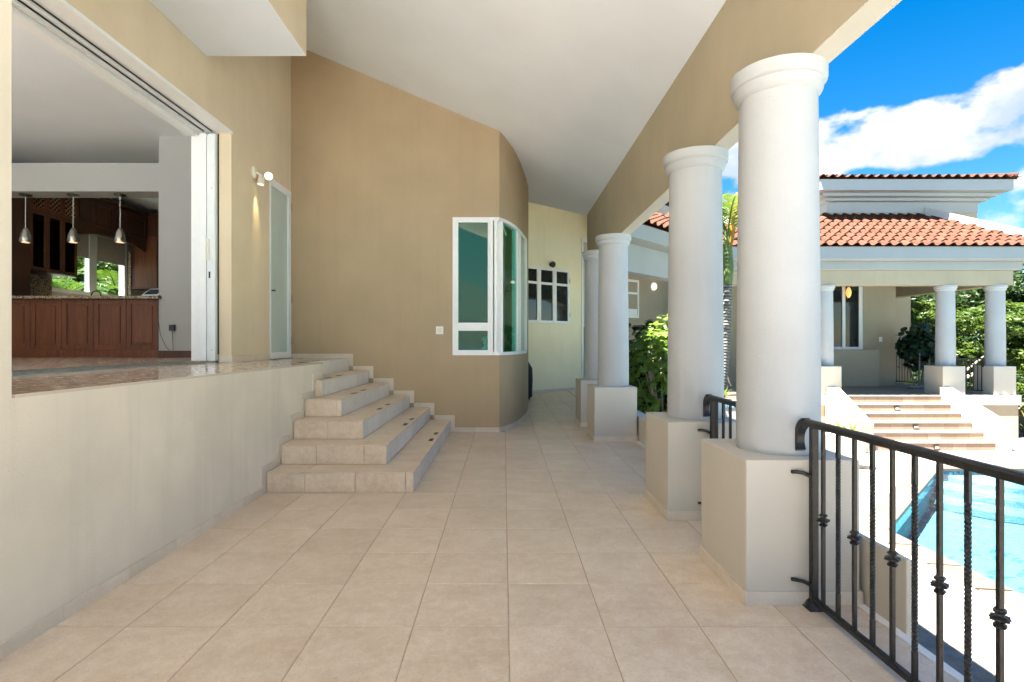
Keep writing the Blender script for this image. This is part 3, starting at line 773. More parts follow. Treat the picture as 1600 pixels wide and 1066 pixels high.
for y, l in zip(CY[1:], labels[1:]):
    cpy = copy_tree(col0); cpy.location = (CX, y, 0); cpy['label'] = l
# low kerb walls beside the pedestals
k1 = thing('kerb_wall', 'short low cream wall stub outside the nearest pedestal', 'low wall', (2.0, 2.7, DECK))
bx('wall_body', EDGE+.036, 1.966, 2.60, 3.6, DECK-.01, .36, 'pedestal', k1, bevel=.005)
k2 = thing('kerb_wall', 'low cream planter wall between the second and third pedestals', 'low wall', (2.0, 6.3, DECK))
bx('wall_body', EDGE+.036, 2.10, 4.4, 9.4, DECK-.01, .357, 'pedestal', k2, bevel=.005)

# ------------------------------------------------------------------ railings (run along -y from the pedestal face)
def railing(label, y0, y1, group='iron railings between the pedestals'):
    t = thing('railing', label, 'railing', (1.64, y0, 0), 0, group)
    L = y0 - y1
    py = -.035
    build('post', MB().box(-.017, .017, py-.017, py+.017, .03, .955), 'iron', t, bevel=.003)
    build('foot', MB().lathe([(.062, 0), (.062, .008), (.045, .014), (.038, .03), (.026, .045), (.02, .07)], 4, c=(0, py, 0), rot=R(45)).lathe([(.05, .008), (.03, .04)], 8, c=(0, py, 0)), 'iron', t, bevel=.003)
    prof = [(-.021, .957), (.021, .957), (.024, .968), (.021, .982), (.011, .992), (-.011, .992), (-.021, .982), (-.024, .968)]
    build('top_rail', MB().extr(prof, 'y', .03, -L), 'iron', t, smooth=30)
    # curled end of the hand rail
    sc_pts = []
    for i in range(13):
        a = i/12
        sc_pts.append((0, .03 + .075*math.sin(a*2.2) - .018*max(0, a-.6)*4*0, .976 - .165*a**1.5))
    mb = MB(); hw = .022; vs = []; fs = []
    thick = [.022, .022, .022, .022, .021, .02, .019, .018, .017, .016, .015, .017, .02]
    for i, p in enumerate(sc_pts):
        q = Vector(sc_pts[min(i+1, 12)]) - Vector(sc_pts[max(i-1, 0)]); q.normalize(); nn = Vector((0, -q.z, q.y))
        for sx, sg in ((-hw, 1), (hw, 1), (hw, -1), (-hw, -1)):
            P = Vector(p) + nn*thick[i]*sg; vs.append((sx, P.y, P.z))
    for i in range(12):
        for k in range(4): fs.append((i*4+k, i*4+(k+1) % 4, (i+1)*4+(k+1) % 4, (i+1)*4+k))
    fs += [(3, 2, 1, 0), (48, 49, 50, 51)]
    build('rail_scroll', mb.add(vs, fs), 'iron', t, bevel=.004)
    build('bottom_rail', MB().box(-.014, .014, -L, py-.017, .034, .062), 'iron', t, bevel=.003)
    for z in (.71, .135):
        build('bracket', MB().tube([(-.015, py, z-.012), (-.05, py+.005, z+.004), (-.085, py+.018, z+.008), (-.10, y_face(py), z+.004)], .011, 6), 'iron', t, bevel=.002)
    k = 0; y = py - .085
    while y > -L + .03:
        if k % 2 == 0:
            bar = build('baluster', MB().box(-.0085, .0085, y-.0085, y+.0085, .06, .957), 'iron', t, bevel=.0015, seg=1)
            zc_ = .493
            prof = [(.010, -.034), (.020, -.030), (.025, -.024), (.013, -.016), (.019, -.009), (.036, -.003), (.036, .003), (.019, .009), (.013, .016), (.025, .024), (.020, .030), (.010, .034)]
            build('collar', MB().lathe(prof, 4, c=(0, y, zc_), rot=R(0)).lathe([(r*.8, z*.98) for r, z in prof], 4, c=(0, y, zc_), rot=R(45)), 'iron', bar)
        else:
            nz = 8; pts = [(0, y, .06), (0, y, .165)]; tw = []
            mb = MB(); vs = []; fs = []
            zs = [.06, .17] + [.17 + (.84-.17)*i/84 for i in range(1, 85)] + [.957]
            an = 0
            for i, z in enumerate(zs):
                if 2 <= i <= 85: an = (i-1)*R(42)
                for q in range(4):
                    a = R(45) + q*R(90) + an
                    vs.append((.0118*math.cos(a), y + .0118*math.sin(a), z))
            for i in range(len(zs)-1):
                for q in range(4): fs.append((i*4+q, i*4+(q+1) % 4, (i+1)*4+(q+1) % 4, (i+1)*4+q))
            build('twisted_baluster', mb.add(vs, fs), 'iron', t)
        k += 1; y -= .1235
    return t
def y_face(py): return .0
railing('black wrought iron railing in the right foreground with twisted and collared bars', 2.895, .06)
railing('short black iron railing between the first and second pedestals', 4.28, 3.575)

# ------------------------------------------------------------------ far wall across the end of the gallery (turned)
ang = math.atan2(1.39, 1.79)
fw = thing('far_wall', 'pale yellow cream wall with casement windows at the far end of the gallery', 'wall', (.68, 15.16, 0), ang)
def L_(name, x0, x1, y0, y1, z0, z1, mat, par=None, bevel=0.0):
    return build(name, MB().box(x0, x1, y0, y1, z0, z1), mat, par or fw, bevel=bevel)
wm = MB().box(-1.9, -.2, 0, .2, -.02, 5.6).box(-.2, 1.63, 0, .2, -.02, 1.98).box(-.2, 1.63, 0, .2, 3.6, 5.6).box(1.63, 2.95, 0, .2, -.02, 5.6).box(-.2, 1.63, .14, .2, 1.98, 3.6)
build('wall_body', wm, 'cream_far', fw)
L_('tan_section', 2.952, 7.2, 0, .2, -.02, 5.6, 'far_tan')
L_('skirting_tile', -1.9, 2.1, -.014, -.001, 0, .08, 'skirting')
def casement(par, x0, x1, z0, z1, glass='dark_glass', y0=-.01, y1=.05, split=.24):
    f = build('window_frame', MB().box(x0, x0+.07, y0, y1, z0, z1).box(x1-.07, x1, y0, y1, z0, z1).box(x0+.07, x1-.07, y0, y1, z0, z0+.08).box(x0+.07, x1-.07, y0, y1, z1-.08, z1)
              .box(x0+.07, x1-.07, y0+.006, y1, z1-.08-(z1-z0-.16)*split-.07, z1-.08-(z1-z0-.16)*split), 'white_frame', par, bevel=.006)
    zz = z1-.08-(z1-z0-.16)*split
    build('pane', MB().box(x0+.07, x1-.07, .025, .031, zz, z1-.08), glass, f)
    build('pane', MB().box(x0+.07, x1-.07, .025, .031, z0+.08, zz-.07), glass, f)
    return f
for i in range(3):
    a = -.19 + i*.607
    fr = casement(fw, a+.003, a+.604, 1.985, 3.595)
L_('hinge', 1.615, 1.632, -.02, -.011, 2.2, 2.32, 'steel'); L_('hinge', 1.615, 1.632, -.02, -.011, 3.2, 3.32, 'steel')
casement(fw, 3.70, 4.86, 2.25, 3.52, y0=-.03, split=.3)
L_('blind', 3.78, 4.78, -.012, -.004, 2.33, 2.55, 'white_frame')
dfr = build('door_frame', MB().box(2.13, 2.2, -.03, -.001, 0, 4.62).box(2.2, 2.9, -.03, -.001, 4.5, 4.62), 'white_frame', fw)
build('door_panel', MB().box(2.2, 2.9, -.02, -.001, 0, 1.9), 'dark_glass', dfr); build('door_panel', MB().box(2.2, 2.9, -.02, -.001, 1.902, 4.5), 'blind', dfr)
cl = thing('round_wall_light', 'glowing round wall light on the shaded tan wall beyond the bush', 'wall light', (5.1, 18.6, 3.34), ang)
loc = Vector((.68, 15.16, 0)) + Matrix.Rotation(ang, 3, 'Z') @ Vector((5.63, -.001, 3.36)); cl.location = loc
build('base', MB().lathe([(.15, 0), (.15, .03), (.13, .04)], 28), 'white_frame', cl, smooth=True).rotation_euler = (R(90), 0, 0)
build('globe', MB().lathe([(.13, .035), (.135, .06), (.115, .10), (.07, .125), (.0, .135)], 28), 'lamp_glow', cl, smooth=True).rotation_euler = (R(90), 0, 0)
sen = thing('security_camera', 'small black dome camera above the far casement window', 'camera', tuple(Vector((.68, 15.16, 3.69)) + Matrix.Rotation(ang, 3, 'Z') @ Vector((.86, 0, 0))), ang)
build('base', MB().lathe([(.06, 0), (.06, .04), (.045, .05)], 16), 'black_plastic', sen, smooth=True).rotation_euler = (R(90), 0, 0)
build('dome', MB().lathe([(.085, -.05), (.09, 0), (.075, .045), (.04, .075), (0, .082)], 20), 'black_plastic', sen, smooth=True, loc=(0, -.10, 0)).rotation_euler = (R(60), 0, 0)

# covered grill at the far end, mostly behind the curved wall
gl = thing('covered_grill', 'black covered grill standing partly hidden behind the curved wall', 'grill', (.28, 13.75, 0))
gp = [(.62, .30, .06), (.64, .32, .5), (.62, .31, .78), (.55, .30, .86), (.46, .28, .98), (.34, .22, 1.06), (.15, .1, 1.09)]
vs = []; seg = 28
for rx, ry, z in gp:
    for k in range(seg):
        a = 2*math.pi*k/seg; ca, sa = math.cos(a), math.sin(a); e = .45
        wob = 1 + (.03*math.sin(7*a) if z < .6 else 0)
        vs.append((rx*.72*wob*math.copysign(abs(ca)**e, ca), ry*wob*math.copysign(abs(sa)**e, sa), z))
fs = [(i*seg+k, i*seg+(k+1) % seg, (i+1)*seg+(k+1) % seg, (i+1)*seg+k) for i in range(len(gp)-1) for k in range(seg)] + [tuple(range(seg))[::-1], tuple(range(6*seg, 7*seg))]
build('cover', MB().add(vs, fs), 'black_cover', gl, smooth=50)
for sx in (-.36, .36):
    build('wheel', MB().extr([(.05*math.cos(a*math.pi/6), .05+.05*math.sin(a*math.pi/6)) for a in range(12)], 'x', sx-.02, sx+.02), 'rubber', gl, loc=(0, -.2, 0))

# ------------------------------------------------------------------ kitchen seen through the opening
ik = build('interior_shell', MB().box(-9.6, XL-.14, -1.0, 14.4, 4.83, 5.1), 'ceiling'); tag(ik, kind='structure'); ik.name = 'interior_ceiling'
part = thing('partition_wall', 'pale grey partition with a serving hatch over the kitchen counter', 'wall', (-5.5, 8.95, ZP))
bx('wall_body', -5.71, XL-.142, 8.95, 9.36, ZP, 4.83, 'room_wall', part)
bx('hatch_header', -9.5, -5.711, 8.951, 9.359, 3.92, 4.39, 'room_wall', part)
bx('baseboard', -5.71, XL-.52, 8.93, 8.949, ZP, ZP+.115, 'cherry_dark', part, bevel=.004)
kw = thing('kitchen_wall', 'kitchen outer wall with the window over the sink', 'wall', (-9.5, 11, ZP))
w = MB().box(-9.7, -9.5, 9.36, 11.3, ZP, 4.83).box(-9.7, -9.5, 13.62, 14.4, ZP, 4.83).box(-9.7, -9.5, 11.3, 13.62, ZP, 2.5).box(-9.7, -9.5, 11.3, 13.62, 3.95, 4.83)
w.box(-9.7, -3.52, 14.3, 14.45, ZP, 4.83)
w.box(-9.7, -9.5, -1.0, 9.36, 3.95, 4.83).box(-9.7, -9.5, 3.4, 9.36, ZP, 3.95)  # unseen opening left at the near end to let light into the living room
build('wall_body', w, 'room_wall', kw, world=True)
wf = build('window_frame', MB().box(-9.58, -9.49, 11.3, 11.37, 2.5, 3.95).box(-9.58, -9.49, 13.53, 13.62, 2.5, 3.95).box(-9.58, -9.48, 12.37, 12.60, 2.5, 3.95).box(-9.58, -9.49, 11.37, 13.53, 2.5, 2.58).box(-9.58, -9.49, 11.37, 13.53, 3.87, 3.95), 'white_frame', kw, world=True)
for a, b_ in ((11.37, 12.37), (12.60, 13.53)):
    bx('pane', -9.55, -9.545, a, b_, 2.58, 3.87, 'clear_glass', wf)
for a, b_ in ((11.38, 12.36), (12.61, 13.52)):
    bx('roller_blind', -9.485, -9.478, a, b_, 3.34, 3.9, 'blind', wf)
# counter bar below the hatch
bar = thing('kitchen_bar', 'cherry wood kitchen bar with panelled doors under the granite counter', 'kitchen counter', (-7.4, 8.95, ZP))
bx('carcass', -9.45, -5.712, 8.975, 9.34, ZP+.13, 2.135, 'cherry_dark', bar)
bx('plinth', -9.45, -5.712, 8.955, 9.33, ZP+.002, ZP+.129, 'cherry', bar)
bx('countertop', -9.45, -5.66, 8.86, 9.5, 2.137, 2.185, 'granite', bar, bevel=.008)
def panel_door(par, ax, a0, a1, z0, z1, face, mat='cherry', glass=None, dirn=-1, fr=.075):
    """framed door; ax 'x': spans x on plane y=face (facing -y); 'y': spans y on plane x=face (facing +x)"""
    def bb(mb, u0, u1, zz0, zz1, d0, d1):
        if ax == 'x': mb.box(u0, u1, face-d1, face-d0, zz0, zz1)
        else: mb.box(face+d0, face+d1, u0, u1, zz0, zz1)
    mb = MB(); bb(mb, a0, a0+fr, z0, z1, 0, .022); bb(mb, a1-fr, a1, z0, z1, 0, .022)
    bb(mb, a0+fr, a1-fr, z0, z0+fr, 0, .022); bb(mb, a0+fr, a1-fr, z1-fr, z1, 0, .022)
    d = build('door', mb, mat, par, world=True, bevel=.004)
    mb = MB()
    if glass:
        bb(mb, a0+fr, a1-fr, z0+fr, z1-fr, .008, .012); build('pane', mb, glass, d, world=True)
    else:
        bb(mb, a0+fr, a1-fr, z0+fr, z1-fr, .0, .004); bb(mb, a0+fr+.03, a1-fr-.03, z0+fr+.03, z1-fr-.03, .004, .019)
        build('panel', mb, mat, d, world=True, bevel=.006)
    return d
bxs = [-9.43, -8.375, -7.84, -7.317, -6.787, -6.247, -5.715]
for a, b_ in zip(bxs, bxs[1:]):
    panel_door(bar, 'x', a+.004, b_-.004, ZP+.135, 2.128, 8.974)
# tall pantry, glass cabinets, bridge cabinets, corner cabinet
CF = -8.95
pan = thing('pantry_cabinet', 'tall plain cherry cabinet side at the left of the hatch', 'cabinet', (-9.2, 9.9, ZP))
bx('carcass', -9.48, CF+.05, 9.52, 10.17, ZP, 4.62, 'cherry_dark', pan, bevel=.004)
gc = thing('glass_cabinet', 'cherry wall cabinet with three dark glass doors and lattice tops', 'cabinet', (-9.2, 10.8, 2.8))
bx('carcass', -9.48, CF-.40, 10.19, 11.33, 2.80, 4.60, 'cherry_dark', gc)
build('case', MB().box(CF-.4, CF, 10.19, 10.21, 2.8, 4.6).box(CF-.4, CF, 11.31, 11.33, 2.8, 4.6).box(CF-.4, CF, 10.21, 11.31, 2.8, 2.83).box(CF-.4, CF, 10.21, 11.31, 3.93, 4.0).box(CF-.4, CF, 10.21, 11.31, 4.56, 4.6).box(CF-.39, CF-.02, 10.21, 11.31, 3.3, 3.32), 'cherry_dark', gc, world=True)
for i in range(3):
    a = 10.20 + i*.376
    dd = panel_door(gc, 'y', a+.003, a+.373, 2.81, 3.94, CF+.001, glass='cabinet_glass', fr=.06)
    build('knob', MB().tube([(CF+.02, a+.33, 2.86), (CF+.045, a+.33, 2.86)], .011, 8), 'steel', dd, world=True)
    d2 = panel_door(gc, 'y', a+.003, a+.373, 3.96, 4.58, CF+.001, glass='cabinet_glass', fr=.06)
    lat = MB()
    y0, y1, z0, z1 = a+.063, a+.313, 4.02, 4.52
    for q in np.arange(-.5, .8, .095):
        for sg in (1, -1):
            # diagonal lath clipped to the opening
            pts = []
            for tt in np.linspace(0, 1, 30):
                yv = y0 + (y1-y0)*tt; zv = (z0 + q + (yv-y0)) if sg > 0 else (z0 + q + (y1-yv))
                if z0 <= zv <= z1: pts.append((CF+.017+.003*sg, yv, zv))
            if len(pts) > 2: lat.tube([pts[0], pts[-1]], .011, 4)
    build('lattice', lat, 'lattice_wood', d2, world=True)
build('dish', MB().lathe([(.03, 0), (.05, .02), (.085, .07), (.08, .07), (.045, .025)], 20, c=(CF-.17, 10.34, 3.321), cap=True), 'white_frame', gc, world=True, smooth=True)
bc = thing('bridge_cabinet', 'dark cherry cabinets bridging over the kitchen window with an arched valance', 'cabinet', (-9.3, 12.3, 3.9))
bx('carcass', -9.48, CF-.06, 11.345, 13.63, 3.98, 4.60, 'cherry_dark', bc)
for i in range(4):
    a = 11.36 + i*.565
    dd = panel_door(bc, 'y', a+.003, a+.562, 4.0, 4.54, CF-.058, mat='cherry_dark')
    yk = a+.51 if i % 2 == 0 else a+.05
    build('knob', MB().tube([(CF-.035, yk, 4.05), (CF-.012, yk, 4.05)], .013, 8), 'steel', dd, world=True)
bx('crown', -9.48, CF+.02, 11.345, 13.63, 4.60, 4.70, 'cherry_dark', bc, bevel=.02)
val = [(11.345, 3.979), (13.63, 3.979)] + [(13.63 - 2.285*t, 3.70 + .16*math.sin(math.pi*min(1, max(0, t*1.0)))) for t in np.linspace(0, 1, 16)]
build('valance', MB().extr(val, 'x', CF-.09, CF-.062), 'cherry_dark', bc, world=True)
cc_ = thing('corner_cabinet', 'dark cherry corner wall cabinet right of the kitchen window', 'cabinet', (-8.9, 13.7, 2.8))
bx('carcass', -9.48, -8.35, 13.66, 14.25, 2.78, 4.60, 'cherry_dark', cc_, bevel=.004)
bx('side_panel', -9.3, -8.75, 13.64, 13.659, 2.82, 4.1, 'cherry', cc_, bevel=.003)
bx('crown', -9.5, -8.3, 13.635, 14.27, 4.60, 4.69, 'cherry_dark', cc_, bevel=.02)
uc = thing('upper_cabinet', 'dark upper cabinet seen at the right edge of the hatch', 'cabinet', (-7.6, 14, 2.8))
bx('carcass', -8.34, -5.5, 13.9, 14.28, 2.78, 4.55, 'cherry_dark', uc)
for i in range(5): panel_door(uc, 'x', -8.33+i*.56, -7.78+i*.56, 2.8, 4.53, 13.899, mat='cherry_dark')
rc = thing('rear_counter', 'dark granite worktop along the kitchen window wall', 'kitchen counter', (-9.1, 12, ZP))
build('base', MB().box(-9.48, -8.87, 10.19, 13.9, ZP, 2.06).box(-8.87, -5.5, 13.7, 14.28, ZP, 2.06), 'cherry_dark', rc, world=True)
bx('worktop', -9.48, -8.82, 10.19, 14.28, 2.062, 2.11, 'granite', rc)
bx('splashback', -9.479, -9.44, 10.19, 11.3, 2.112, 2.79, 'granite', rc)
bx('splash_end', -9.47, -9.40, 13.625, 13.655, 2.112, 3.7, 'granite', rc)
fa = thing('faucet', 'dark gooseneck kitchen faucet in front of the window', 'faucet', (-9.15, 12.0, 2.111))
build('spout', MB().tube([(0, 0, 0), (0, 0, .36)] + [(.09-.09*math.cos(a), .0, .36+.10*math.sin(a)) for a in np.linspace(.3, math.pi, 9)] + [(.18, 0, .30)], .014, 8), 'bronze', fa, smooth=True).rotation_euler = (0, 0, R(20))
build('base', MB().lathe([(.035, 0), (.03, .03), (.018, .05)], 14), 'bronze', fa, smooth=True)
build('lever', MB().tube([(0, 0, .05), (0, .09, .08)], .008, 6), 'bronze', fa)
pd = ['leftmost', 'middle', 'rightmost']
for i, x in enumerate((-8.09, -7.285, -6.49)):
    p = thing('pendant_lamp', f'{pd[i]} small metal pendant lamp hanging in the kitchen hatch', 'pendant lamp', (x, 9.15, 3.11), 0, 'pendant lamps over the kitchen bar')
    build('shade', MB().lathe([(.014, .245), (.03, .235), (.05, .195), (.075, .12), (.086, .05), (.084, .0), (.079, .0), (.08, .05), (.07, .11)], 28, cap=False), 'steel', p, smooth=True)
    build('bulb', MB().lathe([(.0, .004), (.05, .01), (.06, .03), (.0, .05)], 16), 'pendant_glow', p, smooth=True)
    build('cord', MB().tube([(0, 0, .24), (0, 0, .80)], .005, 6), 'white_frame', p)
    build('canopy', MB().lathe([(.03, .775), (.088, .79), (.092, .803), (.09, .8095)], 24), 'bronze', p, smooth=True)
tb = thing('tablet', 'small white tablet leaning on the right end of the granite bar', 'tablet', (-5.83, 9.02, 2.186))
o = build('body', MB().box(-.16, .16, -.11, .11, 0, .012), 'white_frame', tb, bevel=.005); o.rotation_euler = (R(35), 0, R(-12)); o.location = (0, 0, .066)
build('screen', MB().box(-.135, .135, -.085, .085, .0122, .014), 'screen', o)
ch = thing('charger', 'black plug charger in the wall socket with a thin cable', 'charger', (-5.47, 8.949, 1.66))
build('plug', MB().box(-.045, .045, -.045, -.0005, -.05, .05), 'black_plastic', ch, bevel=.006)
cab = [(0, -.03, -.05), (.01, -.03, -.2), (.02, -.03, -.35), (.0, -.045, -.42), (-.1, -.04, -.30), (-.19, -.03, -.12), (-.23, -.03, .15), (-.245, -.06, .42), (-.25, -.10, .50), (-.27, -.08, .531)]
build('cable', MB().tube(cab, .004, 6), 'black_plastic', ch, smooth=True)

# ------------------------------------------------------------------ swimming pool
pool = thing('swimming_pool', 'turquoise swimming pool with angled corner, mosaic waterline and stone coping', 'swimming pool', (10, 6, DECK))
WL = -1.225; BOT = -1.72
inn = POOL
mb = MB(); n = len(inn)
mb.add([(x, y, -1.40) for x, y in inn] + [(x, y, BOT) for x, y in inn], [(i, (i+1) % n, n+(i+1) % n, n+i) for i in range(n)] + [tuple(range(n, 2*n))])
build('basin', mb, 'pool_plaster', pool, world=True)
mb = MB(); mb.add([(x, y, -1.18) for x, y in inn] + [(x, y, -1.40) for x, y in inn], [(i, (i+1) % n, n+(i+1) % n, n+i) for i in range(n)])
build('mosaic_band', mb, 'mosaic', pool, world=True)
for r_, zz in ((2.3, -1.56), (1.75, -1.42), (1.2, -1.30)):
    arc = [(10.3 + r_*math.cos(a), 11.085 - r_*math.sin(a)) for a in np.linspace(0, math.pi, 28)]
    build('pool_step', MB().prism(arc, BOT, zz), 'pool_plaster', pool, world=True, bevel=.02)
mk = MB()
for i in range(70):
    x = random.uniform(6.3, 7.6); y = random.uniform(4.6, 8.2)
    a = random.uniform(-.4, .4)+.5; l = random.uniform(.05, .11)
    for q in (-1, 0, 1):
        cx, cy_ = x + q*l*.8*math.cos(a), y + q*l*.8*math.sin(a) + (.02 if q == 0 else 0)
        mk.box(cx-.035, cx+.035, cy_-.014, cy_+.014, -1.7195, -1.716)
tag(build('mosaic_marks', mk, 'mosaic_mark', pool, world=True), kind='stuff')
outp = offset(POOL, .33)
for i in range(n):
    a0, a1 = Vector(POOL[i]), Vector(POOL[(i+1) % n]); b0, b1 = Vector(outp[i]), Vector(outp[(i+1) % n])
    m_ = max(1, round((a1-a0).length/.62))
    for k in range(m_):
        t0, t1 = k/m_ + (.003 if k else 0), (k+1)/m_ - (.003 if k < m_-1 else 0)
        inw = (a0-b0).normalized()*.03
        q = [a0.lerp(a1, t0)+inw, a0.lerp(a1, t1)+inw, b0.lerp(b1, t1), b0.lerp(b1, t0)]
        build('coping_stone', MB().prism([tuple(p) for p in q], DECK-.05, DECK+.012+random.uniform(0, .003)), 'coping', pool, world=True, bevel=.008)
water = build('pool_water', MB().add([(x, y, WL) for x, y in POOL], [tuple(range(n))[::-1]]), 'water')
if water.data.polygons[0].normal.z < 0: water.data.flip_normals(); tag(water, kind='structure')

# ------------------------------------------------------------------ far house across the pool
FY = 14.72
house = thing('pool_house', 'cream house across the pool with white columns, terracotta tile roofs and a raised upper storey', 'house', (10.5, 16.5, DECK))
H = lambda name, x0, x1, y0, y1, z0, z1, mat, bevel=0.0: bx(name, x0, x1, y0, y1, z0, z1, mat, house, bevel)
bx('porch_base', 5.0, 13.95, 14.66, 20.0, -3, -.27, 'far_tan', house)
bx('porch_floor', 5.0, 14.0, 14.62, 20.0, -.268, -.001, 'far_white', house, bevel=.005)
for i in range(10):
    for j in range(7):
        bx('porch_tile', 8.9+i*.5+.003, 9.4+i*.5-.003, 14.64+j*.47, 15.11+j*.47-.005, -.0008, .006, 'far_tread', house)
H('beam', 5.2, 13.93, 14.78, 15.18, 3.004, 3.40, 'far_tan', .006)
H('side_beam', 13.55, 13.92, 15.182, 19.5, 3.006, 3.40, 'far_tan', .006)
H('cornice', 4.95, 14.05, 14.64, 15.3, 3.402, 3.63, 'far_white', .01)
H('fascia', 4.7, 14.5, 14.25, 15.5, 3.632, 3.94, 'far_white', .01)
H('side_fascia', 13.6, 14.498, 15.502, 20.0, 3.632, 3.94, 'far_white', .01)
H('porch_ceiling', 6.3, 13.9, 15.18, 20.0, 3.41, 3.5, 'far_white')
w = MB().box(6.7, 10.6, 17.9, 18.1, 0, 3.41).box(11.9, 12.98, 17.9, 18.1, 0, 3.41).box(10.6, 11.9, 17.9, 18.1, 0, 1.2).box(12.8, 12.98, 18.1, 19.4, 0, 3.41).box(12.98, 14.45, 19.2, 19.4, 0, 3.41)
build('back_wall', w, 'far_tan', house, world=True)
H('low_bench_wall', 9.6, 12.12, 17.45, 17.895, .007, 1.19, 'far_tan', .01)
wf = build('window', MB().box(10.62, 10.70, 17.92, 18.0, 1.2, 3.41).box(11.22, 11.32, 17.91, 18.0, 1.2, 3.41).box(11.78, 11.9, 17.92, 18.0, 1.2, 3.41).box(10.7, 11.78, 17.92, 18.0, 1.2, 1.29), 'white_frame', house, world=True)
bx('pane', 10.7, 11.22, 17.95, 17.96, 1.29, 3.41, 'dark_glass', wf); bx('pane', 11.32, 11.78, 17.95, 17.96, 1.29, 3.41, 'dark_glass', wf)
bx('switch_plate', 12.42, 12.52, 17.885, 17.899, 1.46, 1.62, 'white_frame', house)
wl_ = thing('amber_wall_light', 'amber glowing lamp by the window of the house across the pool', 'wall light', (11.36, 17.90, 3.05))
build('bracket', MB().box(-.02, .02, -.03, -.001, -.2, .1), 'bronze', wl_); build('flame_shade', MB().lathe([(.03, -.14), (.07, -.06), (.085, .04), (.06, .14), (.03, .2)], 14, c=(0, -.09, 0)), 'sconce_glow', wl_, smooth=True)
# columns of the far porch
fl = ['far porch column left of the pool steps, mostly behind the nearest column', 'far porch column just right of the pool steps', 'rightmost far porch column at the corner of the pool house']
for x, l in zip((8.86, 12.22, 13.60), fl):
    cpy = copy_tree(col0); cpy.location = (x, 15.0, 0.006); cpy.rotation_euler = (0, 0, 0); cpy['label'] = l; cpy['group'] = 'columns of the pool house porch'
    for chd in list(cpy.children):
        if chd.name.startswith('skirting'): bpy.data.objects.remove(chd)
# far steps
fs_ = thing('pool_steps', 'peach tiled steps rising from the pool deck to the far porch', 'steps', (10.4, 12.97, DECK))
TR = .326
for k in range(6):          # k = 0 the lowest
    y0 = 12.97 + TR*k; z0 = DECK + RISE*k; z1 = z0 + RISE
    bx('step_core', 8.7, 11.79, y0+.012, 14.62, z0-.01, z1-.03, 'grout', fs_)
    for i in range(9):
        a = 8.72 + i*.341
        build('riser_tile', MB().box(a+.002, a+.339, y0, y0+.0115, z0+.001, z1-.032), 'far_riser', fs_, world=True)
        if k < 5: build('tread_tile', MB().box(a+.0015, a+.3395, y0-.012, y0+TR-.002, z1-.029, z1), 'far_tread', fs_, world=True, bevel=.004)
    if k == 5: build('tread_tile', MB().box(8.72, 11.79, y0-.012, y0+.04, z1-.029, z1), 'far_tread', fs_, world=True)
for k, nm in ((0, 'lowest'), (2, 'third'), (4, 'fifth')):
    t = thing('riser_light', f'small dark square light on the {nm} riser of the pool steps', 'step light', (10.37, 12.97+TR*k, DECK+RISE*k+.09), 0, 'lights in the pool steps')
    build('hood', MB().box(-.06, .06, -.03, -.0005, -.04, .05), 'bronze', t, bevel=.004)
    build('lens', MB().box(-.045, .045, -.032, -.0302, -.03, .005), 'white_frame', t)
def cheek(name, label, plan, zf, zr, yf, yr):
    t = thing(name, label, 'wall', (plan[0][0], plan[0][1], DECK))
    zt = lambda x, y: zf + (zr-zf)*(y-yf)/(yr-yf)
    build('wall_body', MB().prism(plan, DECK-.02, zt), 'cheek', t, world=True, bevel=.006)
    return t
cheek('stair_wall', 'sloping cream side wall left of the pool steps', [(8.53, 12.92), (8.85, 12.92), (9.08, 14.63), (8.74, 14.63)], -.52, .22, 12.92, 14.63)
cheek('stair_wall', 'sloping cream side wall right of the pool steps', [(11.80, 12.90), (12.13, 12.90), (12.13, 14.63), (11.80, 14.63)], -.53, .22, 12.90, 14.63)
# porch railing between the two right columns
pr = thing('porch_railing', 'black iron railing between the two right columns of the pool house', 'railing', (12.9, 15.0, 0))
build('top_rail', MB().box(12.53, 13.3, 14.985, 15.02, .96, .99).box(13.27, 13.3, 14.98, 15.02, .75, .96), 'iron', pr, world=True, bevel=.004)
build('bottom_rail', MB().box(12.53, 13.29, 14.99, 15.015, .08, .11), 'iron', pr, world=True)
for i in range(7):
    x = 12.6 + i*.11; build('baluster', MB().box(x-.008, x+.008, 14.994, 15.01, .1, .965), 'iron', pr, world=True)
pr2 = thing('side_porch_railing', 'black iron railing seen deeper in the far porch behind the columns', 'railing', (13.7, 17, 0))
build('top_rail', MB().box(13.70, 13.73, 15.4, 19.1, .96, .99), 'iron', pr2, world=True)
build('bottom_rail', MB().box(13.70, 13.73, 15.4, 19.1, .08, .11), 'iron', pr2, world=True)
for i in range(28):
    y = 15.5 + i*.13; build('baluster', MB().box(13.707, 13.723, y-.008, y+.008, .1, .965), 'iron', pr2, world=True)

# ---- tile roofs
def rtile_mesh(w=.28, l=.36):
    """one S-shaped clay tile: a high barrel and a shallow pan, with thickness, its lower end proud"""
    mb = MB(); seg = 10; vs = []; fs = []; th = .014
    def zf(u):
        if u < .6: return .062*math.sin(math.pi*u/.6)
        return -.018*math.sin(math.pi*(u-.6)/.4)
    for j, (yv, lift) in enumerate(((0, .045), (l, .0))):
        for layer in (0, 1):
            for i in range(seg+1):
                u = i/seg; vs.append((u*w, yv, zf(u) + lift - layer*th))
    S = seg+1
    for i in range(seg):
        fs += [(i, i+1, 2*S+i+1, 2*S+i), (S+i, 3*S+i, 3*S+i+1, S+i+1), (i, S+i, S+i+1, i+1), (2*S+i, 2*S+i+1, 3*S+i+1, 3*S+i)]
    fs += [(0, 2*S, 3*S, S), (seg, S+seg, 3*S+seg, 2*S+seg)]
    me = mb.add(vs, fs).mesh('roof_tile', smooth=50); me.materials.append(MATS['terracotta']); return me, mb
RT, RTMB = rtile_mesh()
